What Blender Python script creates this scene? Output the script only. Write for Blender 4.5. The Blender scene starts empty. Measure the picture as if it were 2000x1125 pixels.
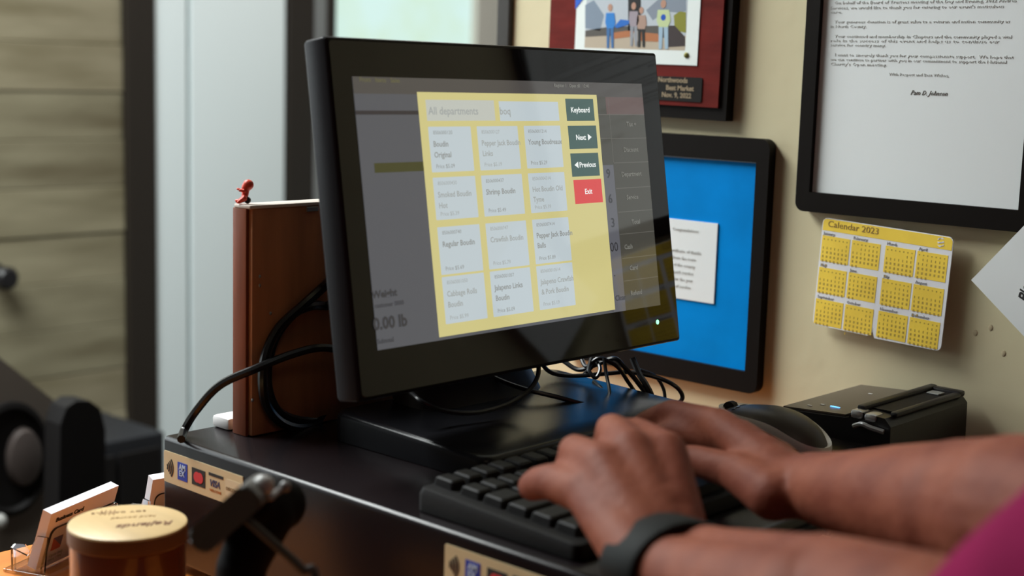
import bpy, bmesh, math, random
from mathutils import Vector, Matrix, noise
random.seed(7)
V = Vector
# ------------------------------------------------------------------ camera
FPX = 2800.0
YAW, PITCH, ROLL = -0.7416156, 0.14742235, -0.02965355
EYE = 1.37                       # camera height above the floor; geometry below is written relative to the eye
fw = V((math.sin(YAW)*math.cos(PITCH), math.cos(YAW)*math.cos(PITCH), -math.sin(PITCH)))
rt0 = V((math.cos(YAW), -math.sin(YAW), 0)); dn0 = fw.cross(rt0)
rt = rt0*math.cos(ROLL) + dn0*math.sin(ROLL); dn = -rt0*math.sin(ROLL) + dn0*math.cos(ROLL)
scene = bpy.context.scene
COL = scene.collection
cam_d = bpy.data.cameras.new('camera'); cam = bpy.data.objects.new('camera', cam_d); COL.objects.link(cam)
cam.matrix_world = Matrix(((rt.x, -dn.x, -fw.x, 0), (rt.y, -dn.y, -fw.y, 0), (rt.z, -dn.z, -fw.z, 0), (0, 0, 0, 1)))
cam_d.sensor_width = 36; cam_d.lens = 36*FPX/2000
cam_d.clip_start = .02
cam_d.dof.use_dof = True; cam_d.dof.focus_distance = 1.24; cam_d.dof.aperture_fstop = 4.8
scene.camera = cam
# ------------------------------------------------------------------ world, exposure, lights
w = bpy.data.worlds.new('world'); scene.world = w; w.use_nodes = True
w.node_tree.nodes['Background'].inputs[0].default_value = (.75, .85, 1, 1)
w.node_tree.nodes['Background'].inputs[1].default_value = .6
vs = scene.view_settings
vs.view_transform = 'Standard'; vs.look = 'None'; vs.gamma = 1; vs.use_curve_mapping = False; vs.exposure = 0.0
def area(name, loc, tgt, sx, sy, power, col):
    d = bpy.data.lights.new(name, 'AREA'); d.shape = 'RECTANGLE'; d.size = sx; d.size_y = sy; d.energy = power; d.color = col
    o = bpy.data.objects.new(name, d); COL.objects.link(o); o.location = loc
    o.rotation_euler = (V(tgt)-V(loc)).to_track_quat('-Z', 'Y').to_euler(); return o
area('assumed_window_daylight', (-3.12, .1, .35), (-1.0, .1, .15), 1.5, 1.1, 12, (.90, .96, 1))  # unseen window assumed for the daylight coming from the left
area('assumed_skylight', (-2.2, .40, 1.19), (-2.2, .40, -1), 1.1, 1.4, 108, (.95, 1, .985))  # unseen main light from above, assumed to enter through the ceiling
area('added_fill_light', (-2.3, 2.6, 1.18), (-2.3, 2.6, -1), .6, .6, 16, (1, .95, .88))  # unseen lamp added to light the back wall
area('added_fill_light', (.5, -.3, 1.18), (.5, -.3, -1), .6, .6, 1.5, (1, .80, .60))  # unseen lamp added near the camera as weak front fill

# ------------------------------------------------------------------ helpers
def ray(u, v):
    return fw + rt*((u-1000)/FPX) + dn*((v-562.5)/FPX)
def onz(u, v, z): d = ray(u, v); return d*(z/d.z)
def onx(u, v, x): d = ray(u, v); return d*(x/d.x)
def ony(u, v, y): d = ray(u, v); return d*(y/d.y)
def ond(u, v, D): return ray(u, v)*D
def reach(u, v, A, L, far=True):            # the point seen at u,v whose distance from joint A is the bone length L
    d = ray(u, v).normalized(); b = d.dot(A); disc = b*b-(A.dot(A)-L*L)
    s = math.sqrt(max(disc, 0)); return d*(b+s if far else b-s)
class Fr:                                   # a flat frame: origin, right, up, normal
    def __init__(s, o, r, u):
        s.o = V(o); s.r = V(r).normalized(); s.u = V(u).normalized(); s.n = s.r.cross(s.u).normalized()
    def p(s, a, b, t=0): return s.o + s.r*a + s.u*b + s.n*t
    def px(s, u, v):                        # where the sight line through u,v meets the plane, in plane coordinates
        d = ray(u, v); k = s.o.dot(s.n)/d.dot(s.n); X = d*k - s.o; return (X.dot(s.r), X.dot(s.u))
    def m(s, a=0, b=0, t=0, rot=0):
        c, n_ = math.cos(rot), math.sin(rot); r = s.r*c+s.u*n_; u = -s.r*n_+s.u*c; o = s.p(a, b, t)
        return Matrix(((r.x, u.x, s.n.x, o.x), (r.y, u.y, s.n.y, o.y), (r.z, u.z, s.n.z, o.z), (0, 0, 0, 1)))
MATS = {}
def mat(name, col, rough=.6, metal=0, bump=0, bscale=60, var=0, vscale=8, emit=None, estr=1, coat=0, trans=0, alpha=1, ior=1.45, sss=0, stretch=None, col2=None, spec=.5):
    if name in MATS: return MATS[name]
    m = bpy.data.materials.new(name); m.use_nodes = True; nt = m.node_tree; b = nt.nodes['Principled BSDF']; MATS[name] = m
    I = b.inputs
    I['Base Color'].default_value = (*col, 1); I['Roughness'].default_value = rough; I['Metallic'].default_value = metal
    I['Coat Weight'].default_value = coat; I['Coat Roughness'].default_value = .05
    I['Transmission Weight'].default_value = trans; I['IOR'].default_value = ior; I['Specular IOR Level'].default_value = spec
    if alpha < 1: I['Alpha'].default_value = alpha
    if sss: I['Subsurface Weight'].default_value = sss; I['Subsurface Radius'].default_value = (.012, .004, .002); I['Subsurface Scale'].default_value = 1
    if emit: I['Emission Color'].default_value = (*emit, 1); I['Emission Strength'].default_value = estr
    if var or bump:
        tc = nt.nodes.new('ShaderNodeTexCoord'); mp = nt.nodes.new('ShaderNodeMapping'); nt.links.new(tc.outputs['Object'], mp.inputs[0])
        if stretch: mp.inputs['Scale'].default_value = stretch
    if var:
        n = nt.nodes.new('ShaderNodeTexNoise'); n.inputs['Scale'].default_value = vscale; n.inputs['Detail'].default_value = 5
        nt.links.new(mp.outputs[0], n.inputs['Vector'])
        r = nt.nodes.new('ShaderNodeValToRGB'); r.color_ramp.elements[0].position = .3; r.color_ramp.elements[1].position = .7
        c2 = col2 or tuple(c*(1-var) for c in col)
        r.color_ramp.elements[0].color = (*c2, 1); r.color_ramp.elements[1].color = (*[min(1, c*(1+var*.4)) for c in col], 1)
        nt.links.new(n.outputs['Fac'], r.inputs[0]); nt.links.new(r.outputs[0], I['Base Color'])
    if bump:
        n = nt.nodes.new('ShaderNodeTexNoise'); n.inputs['Scale'].default_value = bscale; n.inputs['Detail'].default_value = 6
        nt.links.new(mp.outputs[0], n.inputs['Vector'])
        bp = nt.nodes.new('ShaderNodeBump'); bp.inputs['Strength'].default_value = bump; bp.inputs['Distance'].default_value = .002
        nt.links.new(n.outputs['Fac'], bp.inputs['Height']); nt.links.new(bp.outputs[0], I['Normal'])
    return m
def thing(name, loc, label, cat, group=None):
    o = bpy.data.objects.new(name, None); COL.objects.link(o); o.location = V(loc); o.empty_display_size = .02
    o['label'] = label; o['category'] = cat; o['root'] = tuple(loc)
    if group: o['group'] = group
    return o
def tag(o, label, cat, group=None):
    o['label'] = label; o['category'] = cat
    if group: o['group'] = group
    return o
def finish(name, bm, m, parent=None, smooth=False, kind=None, label=None):
    me = bpy.data.meshes.new(name)
    if len(bm.verts) == 0: raise Exception(name)
    if parent is None:
        xs = [v.co for v in bm.verts]
        o0 = V(((min(c.x for c in xs)+max(c.x for c in xs))/2, (min(c.y for c in xs)+max(c.y for c in xs))/2, min(c.z for c in xs)))
    else: o0 = V(parent['root'])
    bmesh.ops.translate(bm, verts=bm.verts, vec=-o0)
    if smooth is not False:
        for f in bm.faces: f.smooth = True
        ang = math.radians(35 if smooth is True else smooth)
        for e in bm.edges:
            if len(e.link_faces) == 2 and e.calc_face_angle(0) > ang: e.smooth = False
    bm.to_mesh(me); bm.free()
    o = bpy.data.objects.new(name, me); COL.objects.link(o); o['root'] = tuple(o0)
    if m: me.materials.append(m)
    if parent is None: o.location = o0
    else: o.parent = parent
    if kind: o['kind'] = kind
    if label: o['label'] = label
    return o
def prism(bm, fr, pts, t0, t1):
    a = [bm.verts.new(fr.p(x, y, t0)) for x, y in pts]; b = [bm.verts.new(fr.p(x, y, t1)) for x, y in pts]
    n = len(pts); area2 = sum(pts[i][0]*pts[(i+1) % n][1]-pts[(i+1) % n][0]*pts[i][1] for i in range(n))
    fl = area2 < 0
    def F(l): bm.faces.new(l[::-1] if fl else l)
    F(b); F(a[::-1])
    for i in range(n): j = (i+1) % n; F([a[i], a[j], b[j], b[i]])
    return bm
def rrect(a0, b0, a1, b1, r=0, n=6, corners=(1, 1, 1, 1)):
    if r <= 0: return [(a0, b0), (a1, b0), (a1, b1), (a0, b1)]
    out = []
    for (cx, cy, s, c) in ((a1-r, b0+r, -90, corners[0]), (a1-r, b1-r, 0, corners[1]), (a0+r, b1-r, 90, corners[2]), (a0+r, b0+r, 180, corners[3])):
        if not c: 
            k = math.radians(s+45); out.append((cx+r*math.copysign(1, math.cos(k)), cy+r*math.copysign(1, math.sin(k)))); continue
        for i in range(n+1):
            k = math.radians(s+90*i/n); out.append((cx+r*math.cos(k), cy+r*math.sin(k)))
    return out
def box(bm, x0, y0, z0, x1, y1, z1, bev=0, seg=2, M=None):
    r = bmesh.ops.create_cube(bm, size=1)
    vs_ = r['verts']
    for v in vs_: v.co = V(((x0+x1)/2+v.co.x*(x1-x0), (y0+y1)/2+v.co.y*(y1-y0), (z0+z1)/2+v.co.z*(z1-z0)))
    if bev:
        es = list({e for v in vs_ for e in v.link_edges})
        g = bmesh.ops.bevel(bm, geom=es, offset=bev, segments=seg, affect='EDGES', profile=.5); vs_ = g['verts']
        vs_ = list({v for f in g['faces'] for v in f.verts} | set(vs_))
    if M:
        for v in vs_: v.co = M @ v.co
    return bm
def bx(*a, **k): return box(bmesh.new(), *a, **k)
def pr(fr, pts, t0, t1): return prism(bmesh.new(), fr, pts, t0, t1)
def smoothpath(P, n=8):
    P = [V(p) for p in P]; Q = [P[0]*2-P[1]]+P+[P[-1]*2-P[-2]]; out = []
    for i in range(1, len(Q)-2):
        for k in range(n):
            t = k/n; a, b, c, d = Q[i-1:i+3]
            out.append(.5*((2*b)+(c-a)*t+(2*a-5*b+4*c-d)*t*t+(3*b-a-3*c+d)*t*t*t))
    out.append(P[-1]); return out
def tube(bm, P, r, n=8, sub=8, ends=True):
    path = smoothpath(P, sub); rings = []; up = V((0.13, .21, .97))
    rr = r if callable(r) else (lambda t: r)
    for i, p in enumerate(path):
        t = (path[min(i+1, len(path)-1)]-path[max(i-1, 0)]).normalized()
        x = t.cross(up)
        if x.length < 1e-4: x = t.cross(V((1, 0, 0)))
        x.normalize(); up = x.cross(t).normalized(); q = rr(i/(len(path)-1))
        rings.append([bm.verts.new(p+(x*math.cos(2*math.pi*k/n)+up*math.sin(2*math.pi*k/n))*q) for k in range(n)])
    for a, b in zip(rings, rings[1:]):
        for k in range(n): bm.faces.new([a[k], a[(k+1) % n], b[(k+1) % n], b[k]])
    if ends: bm.faces.new(rings[0][::-1]); bm.faces.new(rings[-1])
    bmesh.ops.recalc_face_normals(bm, faces=bm.faces)
    return bm
def lathe(bm, prof, M, n=48):
    rings = []
    for r, z in prof:
        rings.append([bm.verts.new(M @ V((r*math.cos(2*math.pi*k/n), r*math.sin(2*math.pi*k/n), z))) for k in range(n)] if r > 1e-6 else [bm.verts.new(M @ V((0, 0, z)))])
    for a, b in zip(rings, rings[1:]):
        for k in range(n):
            k2 = (k+1) % n
            if len(a) == 1 and len(b) == 1: continue
            if len(a) == 1: bm.faces.new([a[0], b[k2], b[k]][::-1])
            elif len(b) == 1: bm.faces.new([a[k], a[k2], b[0]])
            else: bm.faces.new([a[k], a[k2], b[k2], b[k]])
    bmesh.ops.recalc_face_normals(bm, faces=bm.faces)
    return bm
def T(x, y, z): return Matrix.Translation((x, y, z))
def ell(bm, c, s, rot=None, sub=3):
    r = bmesh.ops.create_icosphere(bm, subdivisions=sub, radius=1)
    M = T(*c) @ (rot.to_4x4() if rot else Matrix()) @ Matrix.Diagonal((*s, 1))
    for v in r['verts']: v.co = M @ v.co
    return bm
def text_bm(bm, s, size, M, align='LEFT', xs=1, shear=0, ext=0.00015, bold=0, res=3, space=1, line=1):
    cu = bpy.data.curves.new('t', 'FONT'); cu.body = s; cu.size = size; cu.align_x = align; cu.extrude = ext; cu.resolution_u = res; cu.shear = shear; cu.offset = bold
    cu.space_character = space; cu.space_line = line
    o = bpy.data.objects.new('t', cu); COL.objects.link(o)
    dg = bpy.context.evaluated_depsgraph_get(); me = bpy.data.meshes.new_from_object(o.evaluated_get(dg))
    b2 = bmesh.new(); b2.from_mesh(me)
    MM = M @ Matrix.Diagonal((xs, 1, 1, 1))
    for v in b2.verts: v.co = MM @ v.co
    tmp = bpy.data.meshes.new('x'); b2.to_mesh(tmp); b2.free(); bm.from_mesh(tmp)
    bpy.data.objects.remove(o); bpy.data.curves.remove(cu); bpy.data.meshes.remove(me); bpy.data.meshes.remove(tmp)
    return bm
def cone(bm, p0, r0, p1, r1, n=20):          # a tapered limb: two balls and the cone between them
    p0, p1 = V(p0), V(p1)
    for p, r in ((p0, r0), (p1, r1)):
        q = bmesh.ops.create_icosphere(bm, subdivisions=3, radius=r)
        for v in q['verts']: v.co += p
    d = p1-p0
    if d.length > 1e-5:
        q = bmesh.ops.create_cone(bm, cap_ends=True, segments=n, radius1=r0, radius2=r1, depth=d.length)
        M = T(*((p0+p1)/2)) @ d.to_track_quat('Z', 'Y').to_matrix().to_4x4()
        for v in q['verts']: v.co = M @ v.co
def melt(bm, voxel, it=6, fac=.5):           # one continuous skin over overlapping pieces
    me = bpy.data.meshes.new('m'); bm.to_mesh(me); bm.free()
    o = bpy.data.objects.new('m', me); COL.objects.link(o)
    md = o.modifiers.new('r', 'REMESH'); md.mode = 'VOXEL'; md.voxel_size = voxel; md.use_smooth_shade = True
    ms = o.modifiers.new('s', 'SMOOTH'); ms.iterations = it; ms.factor = fac
    dg = bpy.context.evaluated_depsgraph_get(); m2 = bpy.data.meshes.new_from_object(o.evaluated_get(dg))
    b = bmesh.new(); b.from_mesh(m2); bpy.data.objects.remove(o); bpy.data.meshes.remove(me); bpy.data.meshes.remove(m2)
    return b

# ------------------------------------------------------------------ materials
m_wall = mat('cream_paint', (.66, .585, .38), .75, bump=.5, bscale=26, var=.05, vscale=3)
m_white = mat('white_paint', (.76, .85, .87), .55, bump=.1, bscale=10)
m_ceil = mat('ceiling_grey', (.32, .30, .27), .9, bump=.3, bscale=40)
m_floor = mat('floor_grey', (.09, .07, .055), .6, var=.2, vscale=6)
m_panelw = mat('dark_wood_panelling', (.07, .045, .03), .6, bump=.2, bscale=20, var=.3, vscale=6)
m_dtrim = mat('dark_bronze', (.022, .017, .013), .45, bump=.1)
m_gtrim = mat('grey_metal', (.35, .36, .36), .4, metal=.6)
m_black = mat('black_plastic', (.013, .012, .013), .38, bump=.05, bscale=600)
m_blackm = mat('black_matte', (.007, .006, .006), .6, spec=.25, bump=.1, bscale=400)
m_glossb = mat('black_gloss', (.006, .005, .007), .05, ior=1.55)
m_draw = mat('drawer_black_metal', (.010, .007, .008), .24, bump=.05, bscale=900, spec=.35)
m_cable = mat('cable_black', (.012, .012, .013), .28)
m_wood = mat('brown_wood', (.48, .20, .09), .5, bump=.25, bscale=30, var=.35, vscale=14, stretch=(3, 3, .4))
m_counter = mat('orange_wood_counter', (.66, .20, .03), .45, bump=.1, bscale=40, var=.35, vscale=10, stretch=(6, .6, 1), spec=.3)
m_paper = mat('paper_white', (.80, .83, .83), .8, bump=.05, bscale=100)
m_ink = mat('grey_ink', (.16, .16, .15), .9)
m_inkl = mat('light_grey_ink', (.54, .55, .53), .9)
m_dark = mat('dark_ink', (.03, .03, .03), .9)
m_frame = mat('black_frame', (.007, .005, .004), .5, bump=.1, spec=.12)
m_blue = mat('blue_print', (.0, .25, .72), .4, var=.22, vscale=9, spec=.1)
m_skin = mat('skin', (.235, .072, .040), .6, bump=.35, bscale=160, var=.22, vscale=26, col2=(.155, .038, .022), sss=.06, spec=.22)
m_shirt = mat('maroon_cloth', (.25, .012, .07), .9, spec=.1, bump=.5, bscale=500, var=.25, vscale=12)

# ================================================================== the setting
WY = 1.235                        # right wall
XB = -3.2                         # back wall
FW = Fr((0, WY, 0), (1, 0, 0), (0, 0, 1))           # right wall frame, normal towards -Y
FB = Fr((XB, 0, 0), (0, 1, 0), (0, 0, 1))           # back wall frame, normal towards +X
def struct(name, bm, m, parent=None, smooth=False, label=None):
    return finish(name, bm, m, parent, smooth, kind='structure' if parent is None else None, label=label)
xe = ony(1003, 40, WY).x
struct('floor', bx(-3.4, -1.7, -EYE-.1, 2.2, 4.6, -EYE), m_floor)
struct('ceiling', bx(-3.4, -1.7, 1.23, 2.2, 4.6, 1.33), m_ceil)
wr = struct('wall_right', bx(xe, WY, -EYE, 2.2, WY+.12, 1.23), m_wall)
for (u, v) in ((1905, 650), (1935, 640), (1960, 690)):     # chips in the plaster
    a, b = FW.px(u, v); q = bmesh.new(); ell(q, FW.p(a, b, .0002), (.0022, .0005, .003), sub=2); finish('plaster_chip', q, mat('chip', (.5, .42, .27), .9), wr, True)
struct('trim_1', bx(xe-.022, WY-.006, -EYE, xe, WY+.13, 1.23, bev=.003), m_dtrim)
struct('wall_front', bx(2.2, -1.7, -EYE, 2.3, 4.6, 1.23), m_panelw)
struct('wall_far', bx(-3.4, 4.6, -EYE, 2.3, 4.7, 1.23), m_white)
wl = struct('wall_left', bx(-3.4, -1.8, -EYE, 2.3, -1.7, 1.23), m_panelw)
yb = lambda u: onx(u, 60 if u > 600 else 320, XB).y
# back wall: the part with an assumed window left out of frame, plank part, door, window
bm = bmesh.new()
box(bm, XB-.2, -1.7, -EYE, XB-.05, yb(247), 1.23)
box(bm, XB-.2, yb(247), -EYE, XB-.05, yb(655), 1.23)
box(bm, XB-.2, yb(928), -EYE, XB-.05, 4.6, 1.23)
box(bm, XB-.2, yb(655), -EYE, XB-.05, yb(928), -.75)
box(bm, XB-.2, yb(655), 1.0, XB-.05, yb(928), 1.23)
wbk = struct('wall_back', bm, m_white)
m_pl = [mat('plank_%d' % i, c, .75, bump=.5, bscale=14, var=.38, vscale=7, stretch=(1, .35, 2.4), col2=c2) for i, (c, c2) in enumerate([
    ((.24, .215, .14), (.15, .13, .075)), ((.22, .20, .13), (.14, .12, .07)), ((.26, .23, .155), (.165, .14, .08)), ((.205, .185, .12), (.125, .105, .06))])]
z = -EYE; i = 0; random.seed(3)
while z < 1.2:
    h = .118
    y = 1.25-random.random()*.0
    joints = [1.2, yb(247)] if i % 3 else [1.2, yb(247)]
    for a, b in zip(joints, joints[1:]):
        d = random.random()*.006
        finish('plank', bx(XB-.05, a+.001, z+.0006, XB-.012+d, b-.001, z+h-.0006, bev=.0015, seg=1), m_pl[(i*7+i//2) % 4], wbk)
    z += h; i += 1
struct('trim_2', bx(XB-.05, yb(247), -EYE, XB+.008, yb(303), 1.23, bev=.004), m_dtrim)
# white door in two leaves with a recessed groove
d1 = thing('door_1', (XB, yb(430), -EYE), 'x', 'x'); del d1['label']; del d1['category']; d1['kind'] = 'structure'
finish('door_leaf', bx(XB-.05, yb(304), -EYE+.01, XB, yb(366), 1.2, bev=.003), m_white, d1)
finish('door_leaf', bx(XB-.05, yb(374), -EYE+.01, XB, yb(556), 1.2, bev=.003), m_white, d1)
finish('groove_strip', bx(XB-.05, yb(366), -EYE+.01, XB-.02, yb(374), 1.2), mat('groove_olive', (.16, .16, .10), .8), d1)
struct('trim_3', bx(XB-.05, yb(560), -EYE, XB+.008, yb(612), 1.23, bev=.004), m_dtrim)
struct('trim_4', bx(XB-.05, yb(612), -EYE, XB+.01, yb(634), 1.23, bev=.004), m_gtrim)
struct('trim_5', bx(XB-.05, yb(634), -EYE, XB+.012, yb(652), 1.23, bev=.004), m_dtrim)
w1 = thing('window_1', (XB, yb(790), -.75), 'x', 'x'); del w1['label']; del w1['category']; w1['kind'] = 'structure'
m_pane = mat('daylit_pane', (.1, .12, .12), .1, emit=(.60, .82, .76), estr=1)
nt = m_pane.node_tree; tc = nt.nodes.new('ShaderNodeTexCoord'); nz = nt.nodes.new('ShaderNodeTexNoise'); nz.inputs['Scale'].default_value = 5; rp = nt.nodes.new('ShaderNodeValToRGB')
rp.color_ramp.elements[0].position = .35; rp.color_ramp.elements[0].color = (.60, .78, .62, 1); rp.color_ramp.elements[1].position = .6; rp.color_ramp.elements[1].color = (.62, .83, .78, 1)
nt.links.new(tc.outputs['Object'], nz.inputs['Vector']); nt.links.new(nz.outputs['Fac'], rp.inputs[0]); nt.links.new(rp.outputs[0], nt.nodes['Principled BSDF'].inputs['Emission Color'])
finish('window_pane', bx(XB-.035, yb(655), -.75, XB-.02, yb(928), 1.0), m_pane, w1)
m_pale = mat('pale_frame', (.62, .60, .54), .6)
bm = bmesh.new(); box(bm, XB-.05, yb(928), -.8, XB+.008, yb(1040), 1.05, bev=.004); box(bm, XB-.05, yb(652), -.82, XB+.008, yb(1040), -.75, bev=.004)
finish('window_frame', bm, m_pale, w1)
# assumed daylight window, unseen, left of the photograph's frame
w2 = thing('assumed_window', (XB, .1, -.2), 'x', 'x'); del w2['label']; del w2['category']; w2['kind'] = 'structure'
bm = bmesh.new()
for a in (box(bm, XB-.05, -.70, -.25, XB+.03, -.62, 1.0), box(bm, XB-.05, .86, -.25, XB+.03, .94, 1.0), box(bm, XB-.05, -.7, -.30, XB+.03, .94, -.22), box(bm, XB-.05, -.7, .92, XB+.03, .94, 1.0)): pass
finish('window_frame', bm, m_dtrim, w2)
# frame of an unseen roof light assumed for the main light, then frames of unseen lamps added for fill light
t = thing('assumed_skylight', (-2.2, .40, 1.19), 'wide rectangular roof light, unseen, assumed in the ceiling over the customer side', 'assumed_skylight')
bm = bmesh.new()
for s in (-1, 1): box(bm, -2.2+s*.58-.03, -.38, 1.185, -2.2+s*.58+.03, 1.18, 1.23); box(bm, -2.75, 0.40+s*.75-.03, 1.185, -1.65, 0.40+s*.75+.03, 1.23)
finish('assumed_skylight_frame', bm, m_gtrim, t)
for (x, y) in ((-2.3, 2.6), (.5, -.3)):
    t = thing('added_ceiling_lamp', (x, y, 1.19), 'square ceiling lamp panel, unseen, added for light over the %s' % ('room behind the window' if y > 1 else 'cashier standing place'), 'lamp', 'added ceiling lamps above the shop')
    bm = bmesh.new()
    for s in (-1, 1): box(bm, x+s*.32-.02, y-.34, 1.185, x+s*.32+.02, y+.34, 1.23); box(bm, x-.30, y+s*.32-.02, 1.185, x+.30, y+s*.32+.02, 1.23)
    finish('added_lamp_frame', bm, m_gtrim, t)

# ================================================================== counter
ZC = -.41
cnt = thing('service_counter', (-.8, .85, -EYE), 'counter with an orange varnished wood top under the cash drawer and candle', 'counter')
finish('worktop', bx(-1.10, .38, ZC-.035, -.47, WY-.001, ZC, bev=.004), m_counter, cnt, True)
finish('cabinet_body', bx(-1.07, .42, -EYE, -.50, WY-.001, ZC-.035), mat('cabinet_dark', (.05, .03, .02), .6, var=.3), cnt)

# ================================================================== cash drawer
ZD = -.298
DX0, DX1, DY0, DY1 = -.974, -.50, .647, 1.07
dr = thing('cash_drawer', (-.74, .86, ZC), 'wide black metal cash drawer carrying the till monitor and keyboard', 'cash drawer')
finish('drawer_body', bx(DX0, DY0, ZC+.008, DX1, DY1, ZD, bev=.0045, seg=4), m_draw, dr, True)
FD = Fr((0, DY0, 0), (1, 0, 0), (0, 0, 1)); FDF = Fr((DX1, 0, 0), (0, 1, 0), (0, 0, 1))
finish('drawer_front', pr(FDF, rrect(DY0+.02, ZC+.014, DY1-.02, ZD-.008, .003), 0, .004), m_blackm, dr)
bm = bmesh.new(); lathe(bm, [(0, .004), (.007, .004), (.007, .009), (.0045, .010), (0, .010)], FDF.m(.874, -.322)); box(bm, DX1+.009, .873, -.3255, DX1+.011, .875, -.3185)
lk = finish('key_lock', bm, mat('copper_metal', (.75, .48, .36), .3, metal=1), dr, True)
bm = bmesh.new(); text_bm(bm, 'EPSON', .0105, FDF.m(.880, -.322, .0045), bold=.0004)
finish('maker_name', bm, mat('badge_grey', (.12, .11, .11), .4), dr)
for x in (DX0+.04, DX1-.04):
    for y in (DY0+.04, DY1-.04):
        bm = bmesh.new(); lathe(bm, [(0, 0), (.012, 0), (.012, .009), (0, .009)], T(x, y, ZC), 16); finish('rubber_foot', bm, m_blackm, dr, True)
m_stick = mat('cream_sticker', (.66, .55, .33), .45, var=.08, vscale=30)
def sticker(x0, ztop, wd, ht):
    st = finish('payment_sticker', pr(FD, rrect(x0, ztop-ht, x0+wd, ztop, .0015), 0, .0006), m_stick, dr)
    yc = ztop-ht*.5
    bm = bmesh.new()                        # contactless waves
    for r in (.003, .0055, .008, .0105):
        cx = x0+.0065-.004; P = []
        for s in (1, -1):
            pass
        a = [math.radians(k) for k in range(-42, 43, 12)]
        pts = [(cx+(r+.0007)*math.cos(k), yc+(r+.0007)*math.sin(k)) for k in a]+[(cx+(r-.0007)*math.cos(k), yc+(r-.0007)*math.sin(k)) for k in reversed(a)]
        prism(bm, FD, pts, .0006, .0009)
    finish('contactless_mark', bm, m_dark, st)
    s = ht*.56
    bm = pr(FD, rrect(x0+.0195, yc-s/2, x0+.0195+s*.92, yc+s/2), .0006, .0009)
    b1 = finish('blue_card_mark', bm, mat('card_blue', (.02, .05, .42), .5), st)
    bm = bmesh.new(); text_bm(bm, 'AM\nEX', s*.42, FD.m(x0+.0195+s*.16, yc+s*.10, .001), bold=.0002, line=.85)
    finish('card_letters', bm, mat('card_pale_blue', (.5, .62, .8), .5), st)
    xm = x0+.0195+s*1.35
    finish('black_card_mark', pr(FD, rrect(xm, yc-s*.47, xm+s*1.22, yc+s*.47), .0006, .0009), m_dark, st)
    bm = bmesh.new()
    for k, cx in enumerate((xm+s*.48, xm+s*.76)):
        prism(bm, FD, [(cx+s*.3*math.cos(t*math.pi/10), yc+s*.3*math.sin(t*math.pi/10)) for t in range(20)], .0009, .0011+.0001*k)
    finish('red_circles', bm, mat('card_red', (.62, .04, .05), .5), st)
    xv = xm+s*1.55
    finish('card_bar', pr(FD, rrect(xv, yc+s*.36, xv+s*1.3, yc+s*.52), .0006, .0009), m_dark, st)
    bm = bmesh.new(); text_bm(bm, 'VISA', s*.50, FD.m(xv+s*.06, yc-s*.2, .0007), shear=.25, bold=.0003, xs=.95); finish('card_letters', bm, mat('card_navy', (.05, .05, .12), .5), st)
    bm = bmesh.new(); text_bm(bm, 'WELCOME', s*.2, FD.m(xv+s*.06, yc-s*.5, .0007), xs=1.1); finish('card_letters', bm, mat('card_orange', (.5, .16, .04), .5), st)
    xd = xv+s*1.5
    finish('pale_card_mark', pr(FD, rrect(xd, yc-s*.45, xd+s*1.35, yc+s*.5, s*.2), .0006, .0008), mat('card_cream', (.70, .60, .40), .5), st)
    bm = bmesh.new(); text_bm(bm, 'DISCOVER', s*.27, FD.m(xd+s*.06, yc-s*.12, .0009), xs=.9); finish('card_letters', bm, mat('card_tan', (.33, .25, .14), .5), st)
sticker(-.9705, -.3095, .1055, .026)
sticker(-.6455, -.3075, .1055, .026)

# ================================================================== till monitor
MP = V((-.77256116, .69835621, -.20337194)); TILT = .16158723; SW, SH = .345, .20149
FS = Fr(MP, (0, 1, 0), (-math.sin(TILT), 0, math.cos(TILT)))
mo = thing('till_monitor', (-.80, .873, ZD), 'black touchscreen till monitor showing a yellow product search window', 'monitor')
A0, A1, B0, B1 = -.022, .3725, -.0355, .2305
# housing: front rim, deep tapered back
bm = bmesh.new()
rim = rrect(A0, B0, A1, B1, .0022)
rings = []
for (ins, t) in ((.0026, 0), (.0008, -.0008), (0, -.0026), (0, -.022), (.0012, -.025), (.004, -.028), (.05, -.046), (.06, -.052)):
    rr_ = rrect(A0+ins, B0+ins, A1-ins, B1-ins, .0022 if ins < .01 else .02)
    rings.append([bm.verts.new(FS.p(a, b, t)) for a, b in rr_])
for a, b in zip(rings, rings[1:]):
    for k in range(len(a)): k2 = (k+1) % len(a); bm.faces.new([a[k], b[k], b[k2], a[k2]])
bm.faces.new(rings[0]); bm.faces.new(rings[-1][::-1]); bmesh.ops.recalc_face_normals(bm, faces=bm.faces)
finish('housing', bm, mat('monitor_housing', (.007, .005, .007), .42, spec=.14, bump=.08, bscale=900), mo, 30)
gl = finish('bezel_glass', pr(FS, rrect(A0+.003, B0+.003, A1-.003, B1-.003, .003), .0001, .0006), m_glossb, mo)
bm = bmesh.new(); lathe(bm, [(0, .0006), (.0021, .0006), (.0021, .0009), (0, .001)], FS.m(*FS.px(1283, 629)), 16)
finish('power_light', bm, mat('led_green', (.1, .5, .3), .4, emit=(.35, 1, .55), estr=1.6), mo)
def em(name, c, k=1): return mat('screen_'+name, (.006, .006, .007), .07, emit=c, estr=k, ior=1.8)
sc = finish('screen', pr(FS, rrect(0, 0, SW, SH), .0006, .0008), em('grey', (.085, .088, .100)), mo)
LT = [.0008]
def ui(name, pts, m, lay, label=None):
    return finish(name, pr(FS, pts, .0008+(lay-1)*.00006, .0008+lay*.00006), m, sc, label=label)
def pxr(u0, v0, u1, v1):
    a0, b1 = FS.px(u0, v0); a1, b0 = FS.px(u1, v1); return rrect(max(0, a0), max(0, b0), min(SW, a1), min(SH, b1))
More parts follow.
